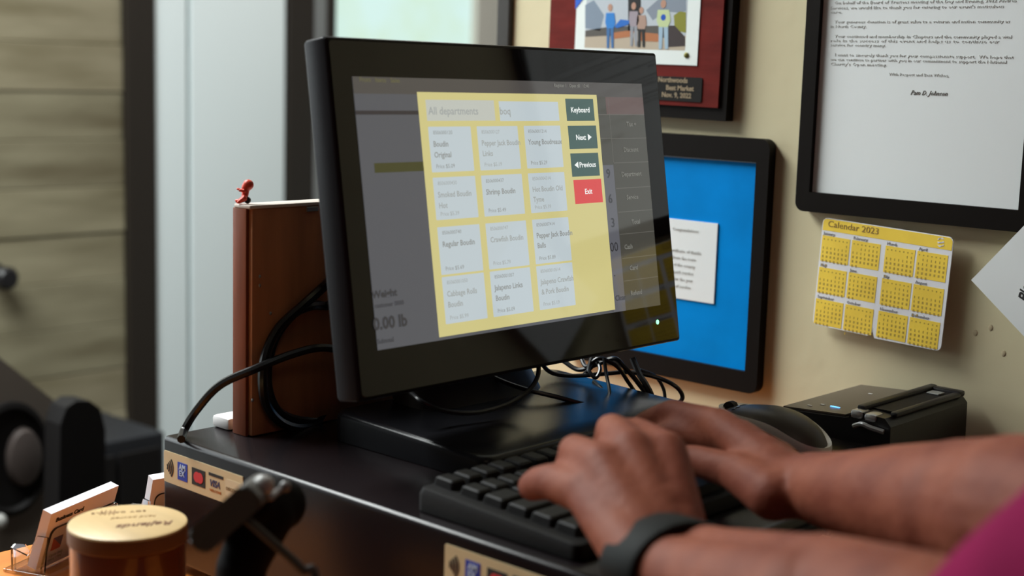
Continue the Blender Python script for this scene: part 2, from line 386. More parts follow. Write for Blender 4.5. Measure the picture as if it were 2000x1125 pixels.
def uitext(s, u, v, size, m, align='LEFT', xs=1, bold=0.0001, name='screen_text'):
    a, b = FS.px(u, v); bm = bmesh.new(); text_bm(bm, s, size, FS.m(a, b, .00122), align, xs=xs, ext=.00002, bold=bold, res=2)
    return finish(name, bm, m, sc)
dlg = [FS.px(812, 178), FS.px(1163, 187), FS.px(1200, 602), FS.px(857, 662)]
a0 = (dlg[0][0]+dlg[3][0])/2; a1 = (dlg[1][0]+dlg[2][0])/2; b0 = (dlg[2][1]+dlg[3][1])/2; b1 = (dlg[0][1]+dlg[1][1])/2
print('dialog', [tuple(round(c, 4) for c in p) for p in dlg], a0, a1, b0, b1)
# dimmed page behind the dialog
ui('toolbar', rrect(0, SH-.0125, SW, SH), em('bar', (.072, .066, .062)), 1)
ui('dark_rule', rrect(0, .1735, a0, .1765), em('rule', (.03, .026, .03)), 1)
ui('olive_row', pxr(729, 319, 830, 334), em('olive', (.05, .05, .016)), 1)
cR = a1+.003
cK = FS.px(1213, 500)[0]
ui('side_panel', rrect(a1-.002, 0, SW, SH-.0125), em('panel', (.062, .060, .050)), 1)
ui('keypad_panel', rrect(a1-.002, 0, cK-.001, FS.px(1200, 322)[1]), em('keypad', (.11, .112, .128)), 2)
ui('pink_cell', rrect(cK-.004, FS.px(1215, 224)[1], SW, SH-.0125), em('pink', (.115, .075, .070)), 2)
bm = bmesh.new()
for v in (224, 270, 317, 366, 412, 455, 502, 546): 
    b = FS.px(1240, v)[1]; prism(bm, FS, rrect(cK, b-.0003, SW, b+.0003), .0009, .00094)
for v in (224, 270): b = FS.px(1190, v)[1]; prism(bm, FS, rrect(a1, b-.0003, cK, b+.0003), .0009, .00094)
prism(bm, FS, rrect(cK-.0005, FS.px(1200, 317)[1], cK, SH-.014), .0009, .00094)
finish('cell_line', bm, em('line', (.12, .115, .10)), sc)
m_gt = em('text_dim', (.17, .17, .15)); m_dt = em('text_dark', (.035, .035, .04))
for s, u, v in (('Tax +', 1222, 247), ('Discount', 1216, 297), ('Department', 1212, 345), ('Service', 1222, 390), ('Total', 1232, 438), ('Cash', 1218, 487), ('Card', 1228, 528), ('Refund', 1230, 577)):
    uitext(s, u, v, .0058, m_gt)
for s, u, v in (('9', 1183, 348), ('6', 1187, 397), ('3', 1192, 444), ('00', 1190, 492), ('.', 1197, 540)):
    uitext(s, u, v, .0115, m_dt)
uitext('Clear', 1200, 588, .0068, m_dt)
uitext('Weight', 725, 583, .0075, m_dt, xs=1.1, bold=.0003); uitext('customer 0000', 730, 602, .0048, m_dt); uitext('0.00 lb', 728, 645, .0125, m_dt, bold=.0005); uitext('Subtotal', 735, 672, .005, m_dt)
uitext('Front   Items   Sales', 700, 160, .005, mat('screen_t0', (.01, .01, .01), .1, emit=(.13, .12, .06)))
uitext('Register 1   Open till   12:40', 1080, 170, .004, m_gt)
m_yel = em('yellow', (.60, .54, .23)); m_card = em('card', (.50, .57, .60)); m_sea = em('search', (.50, .52, .47))
ui('search_dialog', rrect(a0, b0, a1, b1), m_yel, 3)
ta = em('text_grey', (.33, .35, .34)); tb = em('text_mid', (.25, .26, .25))
def pm(*p): return tuple(sum(q[i] for q in p)/len(p) for i in (0, 1))
s0, s1 = FS.px(829, 195), FS.px(966, 236); ui('department_field', rrect(s0[0], (s1[1]+FS.px(829, 236)[1])/2, s1[0], s0[1]), m_sea, 4)
s0, s1 = FS.px(972, 198), FS.px(1091, 236); ui('search_field', rrect(s0[0], s1[1], s1[0], s0[1]), m_card, 4)
uitext('All departments', 835, 224, .0085, ta); uitext('boq', 974, 224, .0085, ta)
cards = [[(834, 247), (925, 336)], [(929, 247), (1016, 330)], [(1021, 247), (1099, 325)]]
colx = [(FS.px(*c[0])[0], FS.px(*c[1])[0]) for c in cards]
rowb = [(.1585, .1225), (.1165, .0795), (.0735, .0385), (.0325, .0)]
r_ = [FS.px(929, 247)[1], FS.px(1016, 330)[1], FS.px(940, 343)[1], FS.px(1030, 417)[1]]
r2 = [FS.px(856, 444)[1], FS.px(943, 528)[1], FS.px(867, 541)[1], FS.px(953, 621)[1]]
print('cols', colx, 'rows', r_, r2)
rows = [(r_[0], r_[1]), (r_[2], r_[3]), (r2[0], r2[1]), (r2[2], r2[3])]
tx = [['Boudin\nOriginal', 'Pepper Jack Boudin\nLinks', 'Young Boudreaux'], ['Smoked Boudin\nHot', 'Shrimp Boudin', 'Hot Boudin Old\nTyme'],
      ['Regular Boudin', 'Crawfish Boudin', 'Pepper Jack Boudin\nBalls'], ['Cabbage Rolls\nBoudin', 'Jalapeno Links\nBoudin', 'Jalapeno Crawfish\n& Pork Boudin']]
for i, (bt, bb) in enumerate(rows):
    for j, (ca, cb) in enumerate(colx):
        ui('product_card', rrect(ca, bb, cb, bt, .0006, 2), m_card, 4)
        wd = cb-ca; bm = bmesh.new()
        text_bm(bm, '8506000%d%d' % (i*31+12, j*7), .0042, FS.m(ca+wd*.10, bt-.0060, .00122), ext=.00002, res=2)
        text_bm(bm, tx[i][j], .0062, FS.m(ca+wd*.08, bt-.0155, .00122), ext=.00002, xs=min(1.15, .94), res=2, bold=.0001, line=1.35)
        text_bm(bm, 'Price $5.%d9' % ((i*3+j) % 10), .0045, FS.m(ca+wd*.10, bb+.0030, .00122), ext=.00002, res=2)
        finish('screen_text', bm, ta if (i+j) % 2 else tb, sc)
wt = em('text_white', (.85, .88, .86))
for nm, u0, v0, u1, v1, s, c in (('keyboard_button', 1102, 193, 1160, 236, 'Keyboard', 0), ('next_button', 1107, 246, 1166, 290, 'Next \u25b6', 0), ('previous_button', 1112, 300, 1170, 343, '\u25c0 Previous', 0), ('exit_button', 1118, 352, 1176, 395, 'Exit', 1)):
    p0, p1 = FS.px(u0, v0), FS.px(u1, v1)
    ui(nm, rrect(p0[0], p1[1], p1[0], p0[1]), em('red', (.66, .065, .065)) if c else em('slate', (.055, .105, .095)), 4)
    ca, cb = (p0[0]+p1[0])/2, (p0[1]+p1[1])/2; bm = bmesh.new()
    word = s.replace('\u25b6', '').replace('\u25c0', '').strip()
    off = -.003 if nm[0] == 'n' else .003 if nm[0] == 'p' else 0
    text_bm(bm, word, .0064, FS.m(ca+off, cb-.0022, .00122), 'CENTER', ext=.00002, bold=.00012)
    if nm[0] == 'n': prism(bm, FS, [(ca+.0065, cb-.0028), (ca+.0115, cb), (ca+.0065, cb+.0028)], .00118, .00124)
    if nm[0] == 'p': prism(bm, FS, [(ca-.0145, cb), (ca-.0095, cb-.0028), (ca-.0095, cb+.0028)], .00118, .00124)
    finish('button_text', bm, wt, sc)
# stand: neck and base
BX0, BX1, BY0, BY1 = -.875, -.700, .742, 1.012; ZB = -.279
bm = bmesh.new()
rings = []
for ins, zz in ((.0, ZD+.0005), (0, ZB-.005), (.0004, ZB-.0031), (.0015, ZB-.0015), (.0031, ZB-.0004), (.005, ZB), (.03, ZB+.0002)):
    rings.append([bm.verts.new(V((x, y, zz + (.006*(BX1-x)/.175 if zz > ZB-.01 else 0)))) for x, y in rrect(BX0+ins, BY0+ins, BX1-ins, BY1-ins, .012)])
for a, b in zip(rings, rings[1:]):
    for k in range(len(a)): k2 = (k+1) % len(a); bm.faces.new([a[k], a[k2], b[k2], b[k]])
bm.faces.new(rings[-1]); bm.faces.new(rings[0][::-1]); bmesh.ops.recalc_face_normals(bm, faces=bm.faces)
finish('stand_base', bm, mat('stand_black', (.010, .010, .012), .22, spec=.2, bump=.05, bscale=900), mo, 40)
bm = bmesh.new(); rings = []
for t in [k/10 for k in range(11)]:
    c = V((-.845-.03*math.sin(t*2.4), .873, ZB+.002+.13*t)); wy = .075-.02*t; wx = .030-.010*t
    rings.append([bm.verts.new(c+V((wx*math.copysign(abs(math.cos(k*math.pi/12))**.5, math.cos(k*math.pi/12)), wy*math.copysign(abs(math.sin(k*math.pi/12))**.5, math.sin(k*math.pi/12)), 0))) for k in range(24)])
for a, b in zip(rings, rings[1:]):
    for k in range(24): k2 = (k+1) % 24; bm.faces.new([a[k], a[k2], b[k2], b[k]])
bm.faces.new(rings[-1]); bm.faces.new(rings[0][::-1]); bmesh.ops.recalc_face_normals(bm, faces=bm.faces)
finish('stand_neck', bm, m_black, mo, 40)

# ================================================================== wooden box, figurine, white case
wb = thing('wooden_box', (-.93, .79, ZD), 'tall narrow brown wooden box standing behind the monitor on the drawer', 'box')
WX0, WX1, WY0, WY1, WZ1 = -.943, -.921, .694, .90, -.1085
finish('box_body', bx(WX0+.004, WY0+.003, ZD+.0005, WX1, WY1, WZ1-.003, bev=.0015), m_wood, wb, True)
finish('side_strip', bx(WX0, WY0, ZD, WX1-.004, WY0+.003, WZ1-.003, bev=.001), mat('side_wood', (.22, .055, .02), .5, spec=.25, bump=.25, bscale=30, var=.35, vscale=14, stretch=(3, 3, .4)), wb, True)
finish('top_edge', bx(WX0+.002, WY0, WZ1-.003, WX1+.001, WY1, WZ1, bev=.0008), mat('edge_highlight', (.66, .58, .52), .4), wb, True, label='thin top edge with its highlight painted pale')  # daylight highlight along the top put into a pale colour
bm = bmesh.new(); c = onx(608, 408, WX1); box(bm, WX1, c.y-.006, c.z-.002, WX1+.002, c.y+.006, c.z+.002, bev=.0006); finish('latch', bm, m_gtrim, wb)
for u, v in ((507, 540), (507, 558), (528, 612), (493, 782)):
    c = onx(u, v, WX1); bm = bmesh.new(); ell(bm, c, (.0012, .0012, .0015), sub=2); finish('nail_head', bm, m_gtrim, wb, True)
fg = thing('toy_figurine', (-.935, .70, WZ1), 'tiny orange-red toy figurine sitting on the corner of the wooden box', 'figurine')
D0 = (V((-.935, .699, WZ1)).dot(fw))
def fp(u, v, dd=0): return ond(u, v, D0+dd)
bm = bmesh.new()
cone(bm, fp(485, 361), .0044, fp(481, 366), .0038); cone(bm, fp(480, 370), .0030, fp(478, 386), .0027)
cone(bm, fp(478, 374), .0012, fp(464, 369, .001), .0010); cone(bm, fp(478, 374, -.003), .0012, fp(468, 372, -.005), .0010)
cone(bm, fp(477, 388), .0026, fp(464, 394, .002), .0014); cone(bm, fp(477, 388, -.003), .0024, fp(466, 395, -.004), .0014)
cone(bm, fp(464, 394, .002), .0013, fp(462, 392, .002), .0013)
finish('figure_body', melt(bm, .0006, 2), mat('toy_red', (.75, .07, .035), .4), fg, 60)
bm = bmesh.new(); ell(bm, fp(483.5, 391), (.0028, .0028, .0028)); finish('black_ball', bm, m_black, fg, True)
wc = thing('white_case', (-.95, .73, ZD), 'small white plastic case lying behind the wooden box on the drawer', 'case')
bm = bx(-.972, .694, ZD, -.949, .80, ZD+.0105, bev=.003); finish('case_body', bm, mat('white_plastic', (.72, .70, .70), .35), wc, True)
finish('case_slot', bx(-.9487, .71, ZD+.002, -.9483, .73, ZD+.004), m_dark, wc)

# ================================================================== keyboard
KX0, KX1, KY0, KY1 = -.688, -.543, .660, .957
kb = thing('keyboard', ((KX0+KX1)/2, (KY0+KY1)/2, ZD), 'black computer keyboard under the typing hands', 'keyboard')
FK = Fr((KX0, KY0, ZD+.026), (0, 1, 0), (-.996, 0, .087)) 
def kz(x): return ZD+.011+(KX1-x)/(KX1-KX0)*.007
bm = bmesh.new(); rings = []
for ins, k in ((0, None), (0, -.005), (.0015, -.001), (.004, 0)):
    rings.append([bm.verts.new(V((x, y, ZD+.001 if k is None else kz(x)+k))) for x, y in rrect(KX0+ins, KY0+ins, KX1-ins, KY1-ins, .006)])
for a, b in zip(rings, rings[1:]):
    for k in range(len(a)): k2 = (k+1) % len(a); bm.faces.new([a[k], a[k2], b[k2], b[k]])
bm.faces.new(rings[-1]); bm.faces.new(rings[0][::-1]); bmesh.ops.recalc_face_normals(bm, faces=bm.faces)
finish('keyboard_case', bm, m_blackm, kb, True)
m_key = mat('key_black', (.007, .006, .006), .55, spec=.25, bump=.05, bscale=800)
keym = {}
def key(x, y, wx, wy):
    kk = (round(wx, 4), round(wy, 4))
    if kk not in keym:
        b = bmesh.new(); r = []
        for ins, zz in ((0, 0), (.0008, .005), (.0022, .0062)): r.append([b.verts.new(V((px, py, zz))) for px, py in rrect(-wx/2+ins, -wy/2+ins, wx/2-ins, wy/2-ins, .0015, 2)])
        for p, q in zip(r, r[1:]):
            for k in range(len(p)): k2 = (k+1) % len(p); b.faces.new([p[k], p[k2], q[k2], q[k]])
        b.faces.new(r[-1]); me = bpy.data.meshes.new('key'); b.to_mesh(me); b.free(); me.materials.append(m_key); keym[kk] = me
    o = bpy.data.objects.new('key', keym[kk]); COL.objects.link(o); o.parent = kb
    R0 = V(kb['root']); o.location = V((x, y, kz(x)+.0001))-R0; o.rotation_euler = (0, math.atan2(.007, KX1-KX0), 0)
pit = .0186
for r in range(6):
    x = KX0+.018+r*pit*1.15+ (0 if r else -.004)
    y = KY0+.010
    ws = {0: [1]*16, 1: [1]*13+[2, 1], 2: [1.5]+[1]*12+[1.5, 1], 3: [1.75]+[1]*11+[2.25, 1], 4: [2.25]+[1]*10+[1.75, 1, 1], 5: [1.25, 1.25, 1.25, 6.25, 1.25, 1.25, 1.25, 1.25, 1]}[r]
    tot = sum(ws); u_ = (KY1-KY0-.020)/tot
    for q in ws: key(x, y+q*u_/2, pit*1.15-.003, q*u_-.0028); y += q*u_

# ================================================================== mouse
ms = thing('computer_mouse', (-.616, .995, ZD), 'dark grey computer mouse with a silver side band beside the keyboard', 'mouse')
def mshape(bm, sc_=1, z0=0, zs=1, half=None):
    n, m_ = 40, 16; rings = []
    for j in range(m_+1):
        ph = j/m_*math.pi/2; ring = []
        for k in range(n):
            th = 2*math.pi*k/n; cx, cy = math.cos(th), math.sin(th)
            rad = math.cos(ph)**.75
            lx = .056*cx*rad*sc_; ly = (.031+.003*cx)*cy*rad*sc_; lx += .003*(1-rad)
            zz = .034*math.sin(ph)*zs
            zz *= 1-.12*(cx*rad < 0)*abs(cx*rad)
            ring.append(bm.verts.new(V((-.622+lx, 0.995+ly, ZD+.001+z0+zz))))
        rings.append(ring)
    for a, b in zip(rings, rings[1:]):
        for k in range(n): k2 = (k+1) % n; bm.faces.new([a[k], a[k2], b[k2], b[k]])
    bm.faces.new(rings[0][::-1]); bmesh.ops.remove_doubles(bm, verts=bm.verts, dist=.00005)
    return bm
finish('mouse_body', mshape(bmesh.new()), mat('mouse_dark', (.045, .038, .032), .42), ms, True)
bm = bmesh.new(); rings = []
for k in range(49):
    th = 2*math.pi*k/48; cx, cy = math.cos(th), math.sin(th)
    h = .004+.020*(.5-.5*math.tanh((cx-.72)*3.2))
    ph = math.asin(min(1, h/.034)); rad = math.cos(ph)**.75*1.035
    c = V((-.622+.056*cx*rad, 0.995+(.031+.003*cx)*cy*rad, ZD+.001+h)); nrm = V((cx, cy, 0)).normalized()
    rings.append([bm.verts.new(c+nrm*.0008+V((0, 0, .0036))), bm.verts.new(c+nrm*.0014), bm.verts.new(c+nrm*.0008-V((0, 0, .0036))), bm.verts.new(c-nrm*.004-V((0, 0, .002))), bm.verts.new(c-nrm*.004+V((0, 0, .002)))])
for a, b in zip(rings, rings[1:]):
    for k in range(5): k2 = (k+1) % 5; bm.faces.new([a[k], a[k2], b[k2], b[k]])
bmesh.ops.recalc_face_normals(bm, faces=bm.faces)
finish('silver_band', bm, mat('silver_plastic', (.80, .78, .72), .35, metal=.2), ms, 50, label='silver side band')
bm = bmesh.new(); mshape(bm, 1.012, .0003, 1.01)
geom = [f for f in bm.faces if f.calc_center_median().x > -.648 or f.calc_center_median().z < ZD+.012]
bmesh.ops.delete(bm, geom=geom, context='FACES'); geom = [f for f in bm.faces if abs(f.calc_center_median().y-0.995) < .0015]; bmesh.ops.delete(bm, geom=geom, context='FACES')
finish('mouse_button', bm, mat('mouse_grey', (.10, .10, .11), .25), ms, True)
bm = bmesh.new(); lathe(bm, [(0, -.003), (.006, -.003), (.006, .003), (0, .003)], T(-.658, 0.995, ZD+.0265) @ Matrix.Rotation(math.pi/2, 4, 'X'), 20); finish('scroll_wheel', bm, m_blackm, ms, True)

# ================================================================== label printer against the wall
lp = thing('label_printer', (-.61, 1.15, ZC), 'compact black label printer with a blue light behind the mouse', 'printer')
PX0, PX1, PY0, PY1 = -.664, -.556, 1.082, 1.226
bm = bmesh.new()                            # body with rising top: profile in x,z swept along y
prof = [(PX0, ZC), (PX1, ZC), (PX1+.002, ZC+.03), (PX1, -.283), (PX1-.006, -.2765), (-.592, -.2745), (-.596, -.2815), (-.60, -.2825), (PX0+.004, -.2862), (PX0, -.289)]
FP = Fr((0, PY0, 0), (1, 0, 0), (0, 0, 1))
prism(bm, FP, prof, 0, -(PY1-PY0))
finish('printer_body', bm, m_black, lp, 25)
bm = bmesh.new(); PT = [(PX0+.001, -.2858), (-.601, -.2821)]
for y0, y1 in ((PY0+.004, PY1-.002),):
    v = [bm.verts.new(p) for p in ((PT[0][0], y0, PT[0][1]), (PT[1][0], y0, PT[1][1]), (PT[1][0], y1, PT[1][1]), (PT[0][0], y1, PT[0][1]))]
    w_ = [bm.verts.new(p.co+V((0, 0, .0015))) for p in v]; bm.faces.new(w_); bm.faces.new(v[::-1])
    for k in range(4): bm.faces.new([v[k], v[(k+1) % 4], w_[(k+1) % 4], w_[k]])
finish('top_lid', bm, mat('printer_lid', (.085, .066, .050), .33), lp, label='grey-brown flat top lid')
def slant(x): return -.2858+(x-PX0)*.0037/.063+.0017
c = onz(1632, 796, -.282)
bm = bx(c.x-.005, c.y-.0010, slant(c.x), c.x+.004, c.y+.0010, slant(c.x)+.0006); finish('status_light', bm, mat('led_blue', (.1, .2, .8), .4, emit=(.12, .45, 1), estr=2), lp, label='blue status light')
for u, v in ((1582, 790), (1607, 789), (1700, 769)):
    c = onz(u, v, -.282); finish('indicator_mark', bx(c.x-.002, c.y-.0012, slant(c.x), c.x+.002, c.y+.0012, slant(c.x)+.0004), mat('mark_white', (.6, .58, .55), .5), lp)
# raised slot part on the right
bm = bmesh.new()
box(bm, -.592, PY0+.006, -.277, -.584, PY1-.003, -.2705, bev=.002); box(bm, -.564, PY0+.012, -.277, -.557, PY1-.003, -.2725, bev=.002)
box(bm, -.592, PY1-.014, -.277, -.557, PY1-.003, -.2715, bev=.002)
finish('slot_rim', bm, m_black, lp, True)
finish('slot', bx(-.584, PY0+.02, -.2752, -.564, PY1-.014, -.2740), m_blackm, lp)
finish('slot_bar', bx(-.580, PY1-.034, -.2740, -.568, PY1-.022, -.2725, bev=.0005), m_gtrim, lp)
m_silv = mat('lever_silver', (.55, .56, .58), .28, metal=.7)
bm = bmesh.new(); box(bm, -.594, PY0-.002, -.2815, -.582, PY0+.014, -.2735, bev=.003); box(bm, -.581, PY0-.002, -.2820, -.569, PY0+.014, -.2745, bev=.003); finish('release_lever', bm, m_silv, lp, True, label='silver two-piece release lever')
bm = bmesh.new(); tube(bm, [(-.588, PY0-.004, -.287), (-.580, PY0-.006, -.2835), (-.572, PY0-.006, -.285), (-.560, PY0-.004, -.287)], .0022, 8); finish('lever_handle', bm, m_silv, lp, True, label='silver lever handle')
finish('seam_line', bx(PX0-.0003, PY0-.0003, -.3045, -.592, PY0, -.3040), m_gtrim, lp)

# ================================================================== wall hangings
def fpx(*p): return [FW.px(u, v) for u, v in p]
def ringbm(fr, outer, inner, t0, t1):
    bm = bmesh.new(); n = len(outer); L = []
    for pts, t in ((outer, t0), (outer, t1), (inner, t1), (inner, t0)): L.append([bm.verts.new(fr.p(a, b, t)) for a, b in pts])
    for q in range(4):
        A, B = L[q], L[(q+1) % 4]
        for k in range(n): k2 = (k+1) % n; bm.faces.new([A[k], A[k2], B[k2], B[k]])
    bmesh.ops.recalc_face_normals(bm, faces=bm.faces); return bm
# --- letter in black frame
FWo = Fr((0, WY-.0145, 0), (1, 0, 0), (0, 0, 1))
LX0 = FWo.px(1562, 250)[0]; LZ0 = FWo.px(1575, 413)[1]; IX0 = FWo.px(1588, 250)[0]; IZ0 = FWo.px(1590, 376)[1]
IX1 = FWo.px(1998, 300)[0]; LX1 = IX1+(IX0-LX0); IZ1 = IZ0+.275; LZ1 = IZ1+(IZ0-LZ0)
lf = thing('framed_letter', ((LX0+LX1)/2, WY-.006, LZ0), 'black framed typed letter, highest on the right of the cream wall', 'picture')
finish('frame', ringbm(FW, rrect(LX0, LZ0, LX1, LZ1, .009, 5), rrect(IX0, IZ0, IX1, IZ1, .0005, 5), .001, .015), m_frame, lf, True)
sh = finish('letter_sheet', pr(FW, rrect(IX0-.003, IZ0-.003, IX1+.003, IZ1+.003), .001, .009), m_paper, lf)
FWf = Fr((0, WY-.009, 0), (1, 0, 0), (0, 0, 1))
def fit(bm, t, u0, u1, v, size, **k):        # one typed line stretched between two sight lines on the sheet
    b = bmesh.new(); a, z_ = FWf.px(u0, v); a1_, _ = FWf.px(u1, v); text_bm(b, t, size, Matrix(), res=1, **k)
    w_ = max(q.co.x for q in b.verts); b.free()
    text_bm(bm, t, size, FW.m(a, z_-size*.3, .0092), res=1, xs=(a1_-a)/w_, **k)
lines = [(6, 1985, '   On behalf of the Board of Trustees meeting of the Day and Evening, 2022 Andrea'), (16, 1960, "Services, we would like to thank you for catering to our event's meticulous"), (24, 1645, 'care.'),
 (43, 1972, '   Your generous donation is of great value to a veteran and nation community as'), (52, 1692, 'in North County.'),
 (71, 1976, '   Your continued and membership in Chapters and the community played a vital'), (79.5, 1952, 'role in the success of this event and helps us to continue our'), (88, 1730, 'service for country many.'),
 (107, 1980, '   I want to sincerely thank you for your compassionate support.  We hope that'), (116, 1966, 'we can continue to partner with you in our commitment to support the National'), (125, 1732, "Charity's Open meeting.")]
bm = bmesh.new()
for v, u1, t in lines: fit(bm, t, 1622, u1, v, .0040)
for k in range(12): fit(bm, 'For support of the county members and the families of the veterans we are', 1622, 1980, -12-k*9, .0040)
fit(bm, 'With Respect and Best Wishes,', 1736, 1853, 145, .0038)
finish('letter_text', bm, m_inkl, sh)
bm = bmesh.new(); fit(bm, 'Pam D. Johnson', 1778, 1851, 181, .0060, shear=.45); finish('signature', bm, m_ink, sh)
# --- plaque
pcs = FWo.px(1418, 237); PR = FWo.px(1421, 150)[0]; PL = FW.px(1090, 60)[0]; PB = pcs[1]
FPq = Fr(FW.p((PL+PR)/2, PB), (math.cos(.03), 0, math.sin(-.03)*-1*0-.0), (0, 0, 1)); FPq = Fr(FW.p(PR, PB), (math.cos(.012), 0, -math.sin(.012)), (math.sin(.012), 0, math.cos(.012)))
W_ = PR-PL
pq = thing('award_plaque', FPq.p(-W_/2, 0, .005), 'maroon wood award plaque with a group photo, hanging above the blue picture', 'plaque')
finish('plaque_back', pr(FPq, rrect(-W_, 0, 0, .30, .001), .001, .014), m_frame, pq)
mm = mat('maroon_wood', (.15, .016, .012), .5, spec=.12, bump=.15, bscale=30, var=.35, vscale=16, stretch=(1, 1, 4))
finish('plaque_face', pr(FPq, rrect(-W_+.001, .013, -.0085, .299, .001), .014, .017), mm, pq)
FPz = Fr(FPq.o+FPq.n*.018, FPq.r, FPq.u)
def qx(u, v): return FPz.px(u, v)
r0 = qx(1361, 128)[0]; l0 = qx(1124, 60)[0]; bz = qx(1300, 126)[1]
mt = finish('photo_mat', pr(FPq, rrect(l0, bz, r0, .27), .017, .018), mat('photo_white', (.80, .86, .84), .5), pq)
q0 = qx(1143, 60)[0]; q1 = qx(1340, 60)[0]; qb = qx(1200, 95)[1]
def pic(name, pts, c, lay): return finish(name, pr(FPq, pts, .018+.00004*(lay-1), .018+.00004*lay), mat('print_%s' % name, c, .4), mt)
def qp(*p): return [qx(u, v) for u, v in p]
pic('photo_ground', rrect(q0, qb, q1, .25), (.50, .42, .32), 1)
pic('photo_wall', rrect(q0, qx(1240, 68)[1], q1, .25), (.50, .55, .60), 2)
pic('photo_blue_roof', qp((1143, 55), (1143, 10), (1160, 0), (1180, 30), (1172, 60)), (.22, .28, .36), 3)
pic('photo_dark_doorway', qp((1227, 60), (1227, -10), (1252, -10), (1252, 60)), (.012, .012, .012), 3)
pic('photo_shade', qp((1143, 72), (1143, 60), (1190, 52), (1300, 50), (1300, 74), (1180, 70)), (.10, .09, .08), 3)
pic('photo_flower_bed', qp((1200, 76), (1196, 64), (1225, 60), (1285, 66), (1292, 82), (1250, 80), (1230, 72)), (.45, .17, .07), 4)
pic('photo_shrub', qp((1318, 60), (1316, 30), (1328, 22), (1340, 24), (1340, 64)), (.25, .25, .03), 4)
pic('photo_ramp', qp((1302, 92), (1306, 50), (1318, 50), (1338, 72), (1338, 90)), (.05, .035, .035), 5)
pic('photo_slope', qp((1262, 20), (1290, -5), (1340, -5), (1340, 22), (1325, 25), (1300, 22), (1275, 40)), (.24, .28, .34), 3)
def fig(u, v0, v1, wpx, ctop, cleg, n, arms=0):
    hh = v1-v0; bm = bmesh.new(); c = qx(u, v0+hh*.08); rr = hh*.085/1850
    prism(bm, FPq, [(c[0]+rr*.8*math.cos(k*math.pi/6), c[1]+rr*math.sin(k*math.pi/6)) for k in range(12)], .0182, .01835); finish('photo_head', bm, mat('print_skin', (.48, .27, .19), .4), mt)
    bm = bmesh.new(); prism(bm, FPq, qp((u-wpx*.5, v0+hh*.2), (u+wpx*.5, v0+hh*.2), (u+wpx*.65, v0+hh*.42), (u+wpx*.4, v0+hh*.55), (u-wpx*.4, v0+hh*.55), (u-wpx*.6, v0+hh*.42)), .0182, .0184)
    finish('photo_shirt', bm, mat('print_shirt%d' % n, ctop, .4), mt)
    bm = bmesh.new()
    for s in (-1, 1): prism(bm, FPq, qp((u+s*wpx*.22-wpx*.2, v0+hh*.5), (u+s*wpx*.22+wpx*.2, v0+hh*.5), (u+s*wpx*.28+wpx*.14, v1), (u+s*wpx*.28-wpx*.14, v1)), .0182, .01837)
    finish('photo_trousers', bm, mat('print_leg%d' % n, cleg, .4), mt)
fig(1192, 8, 94, 16, (.03, .22, .62), (.05, .16, .38), 1)
fig(1238, 5, 90, 16, (.35, .30, .34), (.30, .32, .36), 2)
fig(1253, 14, 92, 16, (.42, .28, .22), (.02, .02, .02), 3)
fig(1296, 0, 96, 22, (.55, .65, .35), (.36, .50, .62), 4)
pic('photo_blue_folder', qp((1200, 52), (1212, 38), (1230, 40), (1228, 48), (1206, 55)), (.02, .15, .55), 11)
pic('photo_ball', [(qx(1296, 34)[0]+.0032*math.cos(k*math.pi/8), qx(1296, 34)[1]+.0032*math.sin(k*math.pi/8)) for k in range(16)], (.01, .09, .50), 12)
pic('photo_wheel', [(qx(1244, 70)[0]+.0052*math.cos(k*math.pi/8), qx(1244, 70)[1]+.0056*math.sin(k*math.pi/8)) for k in range(16)], (.40, .38, .36), 9)
finish('corner_ribbon', pr(FPq, qp((1124, 18), (1124, -8), (1144, -8)), .018, .0184), mat('ribbon_blue', (.02, .12, .62), .4), mt)
bm = bmesh.new(); c = qx(1341, 108); lathe(bm, [(0, .002), (.0028, .001), (.003, 0)], FPq.m(c[0], c[1], .018), 16); finish('photo_pin', bm, mat('brass_dark', (.18, .16, .05), .3, metal=.8), mt, True)
n0, n1 = qx(1230, 148), qx(1369, 200)
npl = finish('name_plate', pr(FPq, rrect(n0[0], n1[1], n1[0], qx(1300, 149)[1], .002), .017, .018), mat('plate_black', (.012, .011, .010), .3), pq)
bm = bmesh.new()
for s, u, v in (('Northwoods', 1343, 162), ('Best Market', 1355, 178), ('Nov. 9, 2022', 1350, 192)): c = qx(u, v); text_bm(bm, s, .0072, FPq.m(c[0], c[1], .0182), 'RIGHT', bold=.0002)
finish('plate_text', bm, mat('gold_letters', (.36, .28, .18), .4, metal=.3), npl)
# --- blue picture
BXR = FWo.px(1489, 520)[0]; BZT = FWo.px(1490, 272)[1]; BZB = FWo.px(1470, 771)[1]
bxr = FWo.px(1464, 520)[0]; bzt = FWo.px(1472, 317)[1]; bzb = FWo.px(1455, 727)[1]
fwid = BXR-bxr; BXL = BXR-.262
bp = thing('blue_picture', ((BXL+BXR)/2, WY-.006, BZB), 'black framed bright blue picture with a white card, partly behind the monitor', 'picture')
finish('frame', ringbm(FW, rrect(BXL, BZB, BXR, BZT, .010, 5), rrect(BXL+fwid, bzb, bxr, bzt, .0005, 5), .001, .013), m_frame, bp, True)
bs = finish('blue_sheet', pr(FW, rrect(BXL+fwid-.003, bzb-.003, bxr+.003, bzt+.003), .001, .008), m_blue, bp)
c0, c1 = FW.px(1412, 436), FW.px(1404, 592)
cd = finish('white_card', pr(FW, rrect(c0[0]-.105, c1[1], (c0[0]+c1[0])/2, c0[1], .0005), .008, .0095), m_paper, bp)
bm = bmesh.new(); cx = c0[0]-.040
for k, s in enumerate(('Congratulations', '', '', 'Certificate of thanks', 'from the team', 'of the county', 'park service', 'for the year', 'of service')):
    if s: text_bm(bm, s, .0052, FW.m(cx, c0[1]-.012-.0075*k, .0097), 'CENTER', res=1)
finish('card_text', bm, m_inkl, cd)
